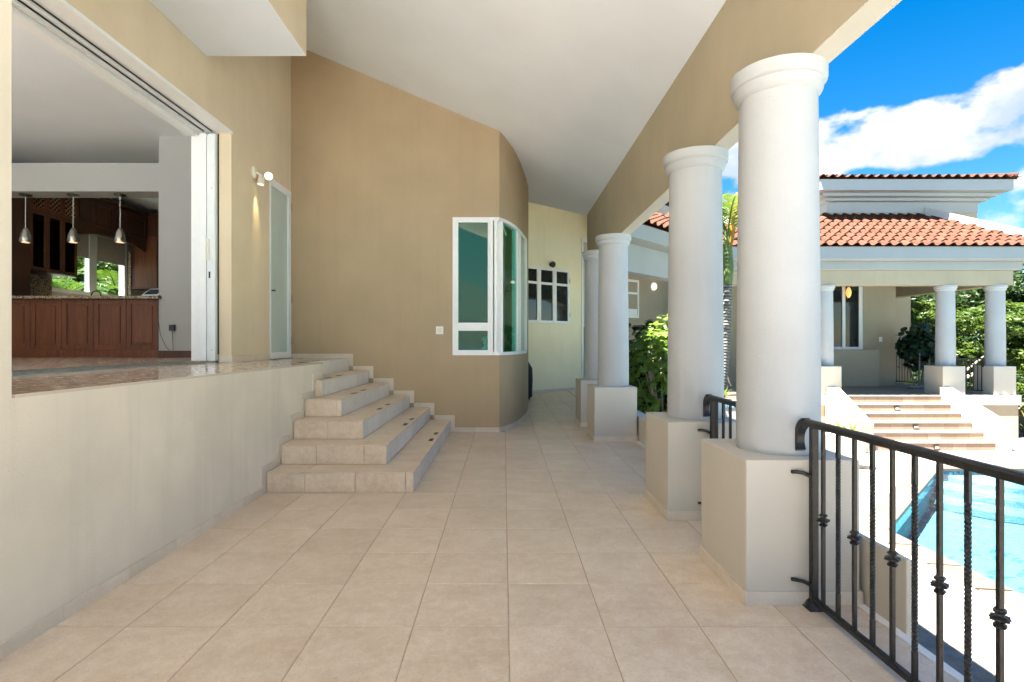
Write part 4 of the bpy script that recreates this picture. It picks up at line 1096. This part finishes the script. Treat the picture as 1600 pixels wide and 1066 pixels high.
def roof_field(parent, O, ux, up, cols, rows_, keep, singles, w=.28, l=.30, name='roof_tile', stuffname='roof_tiles'):
    """tiles laid from origin O along unit ux (eave) and up (slope); first those for which singles(i,j) is true as objects"""
    ux = Vector(ux).normalized(); up = Vector(up).normalized(); nz = ux.cross(up).normalized()
    B = Matrix((ux, up, nz)).transposed()
    rot = B.to_euler(); rest = MB(); inv = world_matrix(parent).inverted(); cnt = 0
    for j in range(rows_):
        for i in range(cols):
            if not keep(i, j): continue
            p = Vector(O) + ux*(i*w) + up*(j*l) + nz*(random.uniform(-.004, .004))
            if singles(i, j):
                o = put(name, RT, None, parent, inv @ p); o.rotation_euler = (rot.to_matrix()).to_euler(); cnt += 1
            else:
                rest.add([inv @ (p + B @ Vector(v)) for v in RTMB.v], RTMB.f)
    if rest.v:
        o = put(stuffname, rest.mesh(stuffname, smooth=50), 'terracotta', parent); tag(o, kind='stuff')
    return cnt
# lower front roof: eave y=14.2 z=3.96 to the tower wall
E0 = Vector((4.4, 14.17, 3.955)); slope = Vector((0, 2.28, 1.34))
sl = slope.length; upv = slope.normalized()
bx('roof_soffit', 4.45, 14.5, 14.22, 16.4, 3.941, 3.953, 'far_white', house)
build('roof_deck', MB().extr([(14.2, 3.955), (16.46, 5.27), (16.46, 3.96)], 'x', 4.4, 12.8).add([(12.8, 14.2, 3.955), (14.5, 14.2, 3.955), (12.85, 16.46, 5.27), (12.8, 16.46, 5.27)], [(0, 1, 2, 3)]), 'terracotta', house, world=True)
hipx = lambda t: 14.52 - 1.67*t            # x of the hip at a fraction t up the slope
cnt = roof_field(house, E0, (1, 0, 0), upv, 37, 9, lambda i, j: 4.4 + .28*(i+.75) < hipx(j*.30/sl), lambda i, j: i >= 13)
# hip kerb and the side slope behind it
hipA, hipB = Vector((14.52, 14.17, 3.95)), Vector((12.85, 16.46, 5.28))
hd_ = (hipB-hipA); pn = Vector((hd_.y, -hd_.x, 0)).normalized()*.09
mb = MB()
vs = []
for p in (hipA, hipB):
    for s_ in (-1, 1):
        for z in (-.08, .25): vs.append(p + pn*s_ + Vector((0, 0, z)))
mb.add(vs, [(0,1,3,2),(4,6,7,5),(0,4,5,1),(2,3,7,6),(1,5,7,3),(0,2,6,4)])
build('hip_kerb', mb, 'far_white', house, world=True, bevel=.006)
build('side_roof', MB().add([(14.55, 14.17, 3.95), (14.55, 20.5, 3.95), (12.9, 20.5, 5.27), (12.9, 16.46, 5.27)], [(0,1,2,3)]), 'terracotta', house, world=True)
# upper storey
H('upper_wall', 9.9, 14.4, 16.46, 22.0, 3.96, 5.37, 'far_tan')
H('upper_band', 9.86, 14.42, 16.43, 22.0, 5.372, 5.70, 'far_white', .01)
H('upper_cornice', 9.7, 14.58, 16.28, 22.0, 5.702, 5.80, 'far_white', .02)
H('upper_cornice', 9.5, 14.76, 16.10, 22.0, 5.802, 5.905, 'far_white', .02)
H('upper_fascia', 9.3, 14.97, 15.87, 22.2, 5.907, 6.23, 'far_white', .01)
U0 = Vector((9.25, 15.80, 6.245)); uup = Vector((0, 1, .27))
build('upper_roof_deck', MB().extr([(15.83, 6.235), (19.0, 7.06), (19.0, 6.3)], 'x', 9.3, 11.9).add([(11.9, 15.83, 6.235), (15.0, 15.83, 6.235), (11.9, 19.0, 7.06)], [(0,1,2)]).add([(15.0, 15.83, 6.235), (15.0, 22.2, 6.235), (11.9, 19.0, 7.06)], [(0,1,2)]), 'terracotta', house, world=True)
roof_field(house, U0, (1, 0, 0), uup, 21, 10, lambda i, j: 9.25 + .28*(i+.6) < 15.05 - j*.29, lambda i, j: j < 2)
ridge = MB()
for i in range(10):
    p0 = Vector((15.02, 15.80, 6.30)).lerp(Vector((11.9, 19.0, 7.12)), i/10); p1 = Vector((15.02, 15.80, 6.30)).lerp(Vector((11.9, 19.0, 7.12)), (i+1.15)/10)
    ridge.tube([p0, p1], [.10, .085], 10)
build('hip_tiles', ridge, 'terracotta', house, world=True, smooth=True)

# diagonal wing joining the gallery to the pool house
dw = thing('diagonal_wing', 'white eaves and tile roof of the wing joining the gallery to the far house', 'house wing', (1.86, 11.05, 0), math.atan2(3.6, 3.5))
DL = 5.1
def D_(name, x0, x1, y0, y1, z0, z1, mat, bevel=.006): return build(name, MB().box(x0, x1, y0, y1, z0, z1), mat, dw, bevel=bevel)
D_('beam', .25, DL, .0, .3, 3.0, 3.63, 'far_white')
D_('fascia', .35, DL-.2, -.42, .32, 3.632, 3.96, 'far_white')
build('roof_deck', MB().extr([(-.45, 3.965), (-.40, 3.962), (.05, 4.1), (.05, 4.30), (2.75, 5.74), (2.75, 5.78)], 'x', .35, DL+1.9), 'terracotta', dw)
dwm = world_matrix(dw); dx = dwm.to_3x3() @ Vector((1, 0, 0)); dup = dwm.to_3x3() @ Vector((0, 2.35, 1.335))
roof_field(dw, dwm @ Vector((.35, -.48, 3.975)), dx, dup, 24, 11, lambda i, j: True, lambda i, j: False)
D_('upper_wall', 4.5, 8.5, 2.76, 5.5, 4.5, 5.9, 'far_white')
D_('upper_fascia', 4.2, 8.7, 2.4, 5.8, 5.902, 6.05, 'far_white')
dup2 = dwm.to_3x3() @ Vector((0, 1, .30))
build('upper_roof_deck', MB().extr([(2.4, 6.055), (5.5, 6.96), (5.5, 6.06)], 'x', 4.2, 8.7), 'terracotta', dw)
roof_field(dw, dwm @ Vector((4.2, 2.33, 6.07)), dx, dup2, 16, 9, lambda i, j: True, lambda i, j: False)

# ------------------------------------------------------------------ planting
def leaf_cards(centers, normals_jit, size, shape='diamond'):
    """numpy: one diamond-shaped leaf (two triangles, folded) per centre"""
    n = len(centers)
    d = rng.normal(size=(n, 3)); d[:, 2] *= normals_jit; d /= np.linalg.norm(d, axis=1)[:, None]
    u = np.cross(d, rng.normal(size=(n, 3))); u /= np.linalg.norm(u, axis=1)[:, None]
    s = (size * rng.uniform(.6, 1.3, n))[:, None]
    nrm = np.cross(d, u)
    a = centers - d*s; b_ = centers + d*s; c_ = centers + u*s*.42 + nrm*s*.12; e = centers - u*s*.42 + nrm*s*.12
    v = np.stack([a, c_, b_, e], 1).reshape(-1, 3)
    f = np.arange(n*4).reshape(n, 4)
    f = np.stack([f[:, [0, 1, 2]], f[:, [0, 2, 3]]], 1).reshape(-1, 3)
    return v, f
def np_mesh(name, v, f):
    me = bpy.data.meshes.new(name); me.vertices.add(len(v)); me.vertices.foreach_set('co', v.astype(np.float32).ravel())
    me.loops.add(f.size); me.loops.foreach_set('vertex_index', f.astype(np.int32).ravel())
    me.polygons.add(len(f)); me.polygons.foreach_set('loop_start', (np.arange(len(f))*f.shape[1]).astype(np.int32))
    me.update(calc_edges=True); me.validate(); return me
def tree(name, label, base, h, rad, nclump, per, leaf, mat, group, flat=.6, trunk=.16, spray=.0):
    t = thing(name, label, 'tree', base, 0, group)
    tr_ = MB(); top = h*.5
    tr_.tube([(0, 0, -.1), (.1*rad, .05, top*.5), (.0, .1*rad, top)], [trunk, trunk*.8, trunk*.6], 9)
    cs = []
    for i in range(nclump):
        a = rng.uniform(0, 2*math.pi); rr = rad*math.sqrt(rng.uniform(.05, 1)); z = h*(.42 + .58*math.sqrt(max(0, 1-(rr/rad)**2))*rng.uniform(.45, 1))
        cs.append((rr*math.cos(a), rr*math.sin(a), z))
    for c_ in cs[:max(6, nclump//5)]:
        mid = (c_[0]*.45, c_[1]*.45, top + (c_[2]-top)*.35)
        tr_.tube([(0, .1*rad, top*.85), mid, c_], [trunk*.45, trunk*.25, trunk*.08], 6)
    build('trunk', tr_, 'bark', t, smooth=True)
    P = []
    for c_ in cs:
        r = rad*rng.uniform(.16, .30)
        q = rng.normal(size=(per, 3)); q /= np.linalg.norm(q, axis=1)[:, None]; q *= (rng.uniform(0, 1, per)**.45)[:, None]*r
        q[:, 2] *= flat*.6
        if spray:
            # feathery sprays: leaflets gathered along short drooping twigs
            k = per//14; tips = q[:k]*1.25
            tt = rng.uniform(0, 1, (k, 14, 1)); q = (tips[:, None, :]*tt + rng.normal(size=(k, 14, 3))*.05*r); q[..., 2] -= (tt[..., 0]**2)*.14*r; q = q.reshape(-1, 3)
        P.append(q + np.array(c_))
    v, f = leaf_cards(np.concatenate(P), .35, leaf)
    put('crown', np_mesh('crown', v, f), mat, t)
    return t
G = 'trees beyond the pool house'
tree('feathery_tree', 'bright feathery tree between the two right porch columns', (17.0, 20.5, -2.9), 6.2, 3.3, 60, 700, .085, 'leaf_tree', G, flat=.5, spray=1)
tree('feathery_tree', 'bright feathery tree at the right edge of the picture', (21.3, 20.3, -2.9), 6.0, 3.2, 60, 700, .085, 'leaf_tree', G, flat=.5, spray=1)
tree('feathery_tree', 'green tree showing between the far back wall and the first porch column', (17.0, 23.5, -2.9), 6.4, 3.0, 60, 560, .09, 'leaf_tree', G, flat=.5, spray=1)
tree('broad_tree', 'dark green broad tree rising behind the porch columns', (24.0, 29.0, -2.9), 9.2, 5.0, 80, 420, .15, 'leaf_tree_dark', G, flat=.7)
tree('broad_tree', 'dark green tree at the top right above the feathery one', (31.5, 29.5, -2.9), 9.4, 4.8, 80, 420, .15, 'leaf_tree_dark', G, flat=.7)
hill = MB(); vs = []; fs = []; nx, ny = 30, 14
for j in range(ny):
    for i in range(nx):
        x = -60 + i*7; y = 34 + j*8; z = -2.95 + 9*(1-math.exp(-((y-34)/40)**2))*(.7+.3*math.sin(x*.05+1)) + 1.2*math.sin(x*.21)*math.sin(y*.13)*min(1, j/3)
        vs.append((x, y, z))
fs = [(j*nx+i, j*nx+i+1, (j+1)*nx+i+1, (j+1)*nx+i) for j in range(ny-1) for i in range(nx-1)]
hl = build('hill', hill.add(vs, fs), 'grass_ground', smooth=60); tag(hl, kind='structure')
q = []
for i in range(520):
    x = rng.uniform(10, 80); y = rng.uniform(36, 80); z = -2.9 + 9*(1-math.exp(-((y-34)/40)**2))*(.7+.3*math.sin(x*.05+1))
    r = rng.uniform(1.2, 2.6); p = rng.normal(size=(70, 3)); p /= np.linalg.norm(p, axis=1)[:, None]; p *= r*rng.uniform(.5, 1, (70, 1)); p[:, 2] *= .8
    q.append(p + np.array((x, y, z+r*.6)))
v, f = leaf_cards(np.concatenate(q), .5, .42)
wd = put('woodland', np_mesh('woodland', v, f), 'leaf_tree_dark'); tag(wd, 'dark woodland covering the distant hillside', 'woodland', kind='stuff')

def blade_tuft(name, label, cat, base, nb, length, width, mat, droop=.6, group=None, upright_=1.0, partname='blade', up0=.4):
    t = thing(name, label, cat, base, 0, group)
    for i in range(nb):
        a = 2*math.pi*i/nb + random.uniform(-.3, .3); el = random.uniform(up0, 1.25); L = length*random.uniform(.7, 1.1)
        mb = MB(); vs = []; fs = []
        for s in range(7):
            tt = s/6; hr = L*tt*math.cos(el); z = L*tt*math.sin(el) - droop*L*tt*tt*.5*math.cos(el); w_ = width*(1-tt**1.6)*(.55+.9*min(tt*2, .5)) + .002
            vs += [(hr*math.cos(a)-w_*math.sin(a), hr*math.sin(a)+w_*math.cos(a), z), (hr*math.cos(a), hr*math.sin(a), z-.25*w_), (hr*math.cos(a)+w_*math.sin(a), hr*math.sin(a)-w_*math.cos(a), z)]
        for s in range(6):
            for q_ in (0, 1): fs.append((s*3+q_, s*3+q_+1, s*3+q_+4, s*3+q_+3))
        build(partname, mb.add(vs, fs), mat, t, smooth=60)
    return t
def frond_mesh(L, leaflets, ll, lw, droop, el, jag=.0):
    """feather palm frond along +x: a curved rib with drooping leaflets"""
    mb = MB(); rib = []
    for s in range(10):
        t = s/9; rib.append((L*t*math.cos(el) , 0, L*t*math.sin(el) - droop*L*t*t))
    mb.tube(rib, [.022*(1-.85*s/9) for s in range(10)], 5)
    for k in range(leaflets):
        t = .12 + .88*k/(leaflets-1); i = min(8, int(t*9)); ft_ = t*9-i; p = Vector(rib[i]).lerp(Vector(rib[i+1]), ft_); tg = (Vector(rib[i+1])-Vector(rib[i])).normalized()
        le = ll*math.sin(math.pi*(.18+.75*t))*random.uniform(.85, 1.1)
        for sg in (-1, 1):
            d = (tg*.55 + Vector((0, sg*.85, 0)) + Vector((0, 0, random.uniform(.0, .25)))).normalized()
            m_ = p + d*le*.5 + Vector((0, 0, -.02*le)); e = p + d*le + Vector((0, 0, -.32*le))
            sd_ = tg*lw
            mb.add([p-sd_*.5, p+sd_*.5, m_+sd_*.6, e, m_-sd_*.6], [(0,1,2,4),(4,2,3)])
    return mb
# palm between the first and second column
palm = thing('palm_tree', 'slim palm with green crownshaft and one yellow frond between the near columns', 'palm tree', (4.38, 11.0, .35))
tp = [(0, 0, 0), (.045, 0, .6), (.10, 0, 1.2), (.15, 0, 1.75), (.17, 0, 2.25)]
build('trunk', MB().tube([Vector(tp[0]).lerp(Vector(tp[-1]), i/20) + Vector((.02*math.sin(i/20*3.1), 0, 0)) for i in range(21)], [.135-.045*i/20 for i in range(21)], 20), 'palm_trunk', palm, smooth=True)
build('crownshaft', MB().lathe([(.085, 0), (.105, .12), (.12, .35), (.10, .65), (.07, .95), (.05, 1.15)], 20, c=(.17, 0, 2.24)), 'crownshaft', palm, smooth=True)
for i in range(9):
    a = i*2*math.pi/9 + .3; el = (.95, 1.15, .75)[i % 3]
    o = build('frond', frond_mesh(1.9, 34, .50, .030, .55, el), 'leaf_palm' if i != 7 else 'leaf_yellow', palm, loc=(.17+.03*math.cos(a), .03*math.sin(a), 3.25+.05*(i % 3)))
    o.rotation_euler = (0, 0, a)
o = build('yellow_frond', MB().tube([(0, 0, 0), (.03, -.03, .25), (.02, -.05, .55), (-.06, -.08, .85), (-.16, -.1, 1.05)], [.03, .05, .045, .03, .008], 6), 'leaf_yellow', palm, loc=(.20, -.09, 3.02), smooth=True)
o = build('old_frond', MB().tube([(0, 0, 0), (-.10, -.02, .25), (-.2, -.03, .62), (-.16, -.05, .95)], [.03, .02, .015, .008], 5), 'leaf_lime', palm, loc=(.12, -.07, 2.65), smooth=True)
# raised planter round the palm
pl1 = thing('raised_planter', 'white raised planter with blue tiles round the palm', 'planter', (4.6, 11.0, DECK))
bx('kerb', 3.9, 5.5, 10.2, 11.9, DECK, .33, 'far_white', pl1, bevel=.01)
bx('tile_band', 3.89, 5.51, 10.19, 11.9, .20, .27, 'mosaic', pl1)
bx('soil', 4.0, 5.4, 10.3, 11.8, .325, .345, 'soil', pl1)
for i in range(6):
    blade_tuft('strap_plant', ['lime strap leaved plant at the foot of the palm', 'small strap plant left of the palm foot', 'small strap plant right of the palm foot', 'strap plant at the left end of the palm planter', 'strap plant at the right end of the palm planter', 'strap plant behind the palm foot'][i], 'plant',
               [(4.32, 10.65, .345), (4.05, 10.6, .345), (4.75, 10.6, .345), (4.15, 11.3, .345), (5.2, 10.8, .345), (4.6, 11.5, .345)][i], 12, .32, .025, 'leaf_lime', group='strap plants round the palm')
# leafy bush between second and third column
bush = thing('leafy_bush', 'bright green palmate leaved bush between the second and third columns', 'bush', (3.15, 10.55, DECK))
st_ = MB()
for i in range(14):
    a = rng.uniform(0, 6.28); r = rng.uniform(.2, .8); st_.tube([(0, 0, 0), (r*.5*math.cos(a), r*.5*math.sin(a), 1.2), (r*math.cos(a), r*math.sin(a), rng.uniform(1.8, 2.8))], [.03, .02, .008], 5)
build('stems', st_, 'bark', bush, smooth=True)
mb = MB(); vs = [(0, 0, 0)]; k = 22   # palmate leaf: seven lobes, slightly cupped
for i in range(k+1):
    a = R(-155) + R(310)*i/k; lob = .62 + .38*abs(math.cos(3.5*(a)))**.8; r = lob*(1-.12*abs(a)/3)
    vs.append((r*math.cos(a), r*math.sin(a), -.16*r*r + .03*math.cos(7*a)))
mb.add(vs, [(0, i, i+1) for i in range(1, k+1)]); PALMATE = mb
leaf_me = mb.mesh('leaf', smooth=60); leaf_me.materials.append(MATS['leaf_bush'])
rest = MB(); cnt = 0
spots = []
for i in range(1700):
    u = rng.normal(size=3); u /= np.linalg.norm(u); rr = rng.uniform(.72, 1.0)
    p = Vector((u[0]*.98*rr, u[1]*1.0*rr, 1.55 + u[2]*1.6*rr + .12*math.sin(5*u[0]+3*u[1])))
    if p.z < .35: continue
    spots.append((p, Vector(u)))
view = Vector((0, 0, 1.4)) - Vector((2.75, 8.9, .4))
spots.sort(key=lambda s: -(s[0].dot(view.normalized()) + random.uniform(0, .25)))
for i, (p, u) in enumerate(spots):
    nrm_ = (u*.6 + Vector((0, 0, .75)) + Vector(rng.normal(size=3))*.35).normalized()
    qt = nrm_.to_track_quat('Z', 'X') @ Matrix.Rotation(random.uniform(0, 6.28), 3, 'Z').to_quaternion()
    s = random.uniform(.055, .115)
    if i < 280:
        o = put('leaf', leaf_me, None, bush, p); o.rotation_euler = qt.to_euler(); o.scale = (s, s, s)
    else:
        Mx = Matrix.Translation(p) @ qt.to_matrix().to_4x4() @ Matrix.Scale(s, 4); rest.add([Mx @ Vector(v_) for v_ in PALMATE.v], PALMATE.f)
tag(put('foliage', rest.mesh('foliage', smooth=60), 'leaf_bush', bush), kind='stuff')
db_ = thing('dark_bush', 'dark broad leaved shrub behind the bright bush', 'bush', (3.1, 12.0, DECK))
rest = MB()
for i in range(420):
    u = rng.normal(size=3); u /= np.linalg.norm(u); rr = rng.uniform(.5, 1.0); p = Vector((u[0]*.95*rr, u[1]*.8*rr, 1.9+u[2]*1.25*rr))
    nrm_ = (Vector(u)*.6 + Vector((0, 0, .5)) + Vector(rng.normal(size=3))*.3).normalized(); s = random.uniform(.10, .17)
    Mx = Matrix.Translation(p) @ nrm_.to_track_quat('Z', 'X').to_matrix().to_4x4() @ Matrix.Rotation(random.uniform(0, 6.28), 4, 'Z') @ Matrix.Scale(s, 4)
    rest.add([Mx @ Vector((math.cos(a*math.pi/4), .8*math.sin(a*math.pi/4), -.1*abs(math.sin(a*math.pi/4)))) for a in range(8)], [tuple(range(8))])
put('foliage', rest.mesh('foliage'), 'leaf_shrub', db_); build('stem', MB().tube([(0, 0, 0), (.1, 0, 1.0), (0, .1, 2.0)], [.05, .04, .02], 6), 'bark', db_)
# round leaved shrub in the far porch
shb = thing('porch_shrub', 'dark round leaved shrub with bare stems in the corner of the far porch', 'shrub', (13.05, 17.0, 0))
stx = MB()
for a, r, z in ((.4, .5, 1.2), (2.2, .45, 1.3), (4.1, .5, 1.1), (5.3, .35, 1.5)):
    stx.tube([(.08*math.cos(a), .08*math.sin(a), 0), (.22*math.cos(a), .22*math.sin(a), .5), (r*math.cos(a), r*math.sin(a), z)], [.04, .03, .015], 6)
build('stems', stx, 'bark', shb, smooth=True)
rest = MB()
for i in range(560):
    u = rng.normal(size=3); u /= np.linalg.norm(u); rr = rng.uniform(.35, 1.0)
    p = Vector((u[0]*.62*rr - .02, u[1]*.5*rr, 1.3+u[2]*.72*rr + .1*math.sin(u[0]*6)))
    nrm_ = (Vector(u)*.6 + Vector((0, -.2, .5)) + Vector(rng.normal(size=3))*.4).normalized(); s = random.uniform(.06, .115)
    Mx = Matrix.Translation(p) @ nrm_.to_track_quat('Z', 'X').to_matrix().to_4x4() @ Matrix.Rotation(random.uniform(0, 6.28), 4, 'Z') @ Matrix.Scale(s, 4)
    rest.add([Mx @ Vector((math.cos(a*math.pi/4), math.sin(a*math.pi/4), -.12*math.sin(a*math.pi/4)**2)) for a in range(8)], [tuple(range(8))])
put('foliage', rest.mesh('foliage'), 'leaf_shrub', shb)
stn = ['leftmost', 'second', 'third', 'fourth', 'fifth', 'rightmost']
for i in range(6):
    rk = MB().lathe([(.03, .0), (.09, .015), (.10, .05), (.06, .085), (0, .095)], 8, rot=random.random())
    rk.v = [(x*random.uniform(.9, 1.3), y*random.uniform(.8, 1.1), z) for x, y, z in rk.v]
    o = build('stone', rk, 'rock', smooth=60, loc=(12.55+i*.22+random.uniform(-.05, .05), 16.75+random.uniform(-.1, .2), .006))
    tag(o, f'{stn[i]} pebble in the row under the far porch shrub', 'stone', 'stones under the porch shrub')
# planter with lime plants left of the pool steps
pl2 = thing('low_planter', 'low pinkish planter wall left of the pool steps', 'planter', (7.8, 13.5, DECK))
bx('kerb', 6.6, 8.45, 12.6, 14.6, DECK, -.72, 'curb', pl2, bevel=.01)
for i, (x, y) in enumerate(((7.9, 12.95), (8.2, 13.15), (8.3, 12.85), (7.6, 13.0))):
    blade_tuft('lime_plant', ['lime leafy plant in the middle of the planter left of the pool steps', 'lime leafy plant at the back of the planter by the stair wall', 'lime leafy plant nearest the stair wall of the pool steps', 'lime leafy plant at the left end of the planter by the pool steps'][i], 'plant', (x, y, -.72), 16, .38, .03, 'leaf_lime', group='lime plants by the pool steps')
# dry spiky plants right of the far porch
dn = ['straw coloured spiky plant at the right picture edge beside the far porch', 'dry spiky plant behind the one at the right picture edge', 'dry spiky plant lowest at the right of the porch wall']
for i, (x, y, z) in enumerate(((14.75, 15.1, -1.2), (15.3, 16.4, -1.0), (14.6, 14.6, -1.6))):
    blade_tuft('spiky_plant', dn[i], 'plant', (x, y, z), 34, 1.5, .04, ('leaf_dry', 'leaf_dry', 'leaf_palm')[i], droop=.5, group='spiky plants by the far porch')
# palms outside the kitchen window
pk = ['sunlit palm clump outside the left kitchen window pane', 'sunlit palm clump outside the right kitchen window pane']
for i, (x, y) in enumerate(((-12.0, 14.4), (-11.5, 16.2))):
    t = thing('garden_palm', pk[i], 'palm tree', (x, y, -2.9), 0, 'palms outside the kitchen window')
    build('trunk', MB().tube([(0, 0, 0), (.05, .02, 2.6), (0, 0, 5.3)], [.16, .12, .1], 10), 'palm_trunk', t, smooth=True)
    for k in range(14):
        a = k*2*math.pi/14; o = build('frond', frond_mesh(2.3, 26, .55, .04, .5, (.9, .5, 1.2)[k % 3]), 'leaf_palm', t, loc=(0, 0, 5.2+.08*(k % 3))); o.rotation_euler = (0, 0, a)
tree('garden_tree', 'leafy tree filling the view outside the kitchen window', (-15.5, 20.5, -2.9), 9.0, 3.8, 70, 420, .13, 'leaf_tree', None)
bpy.context.view_layer.update()
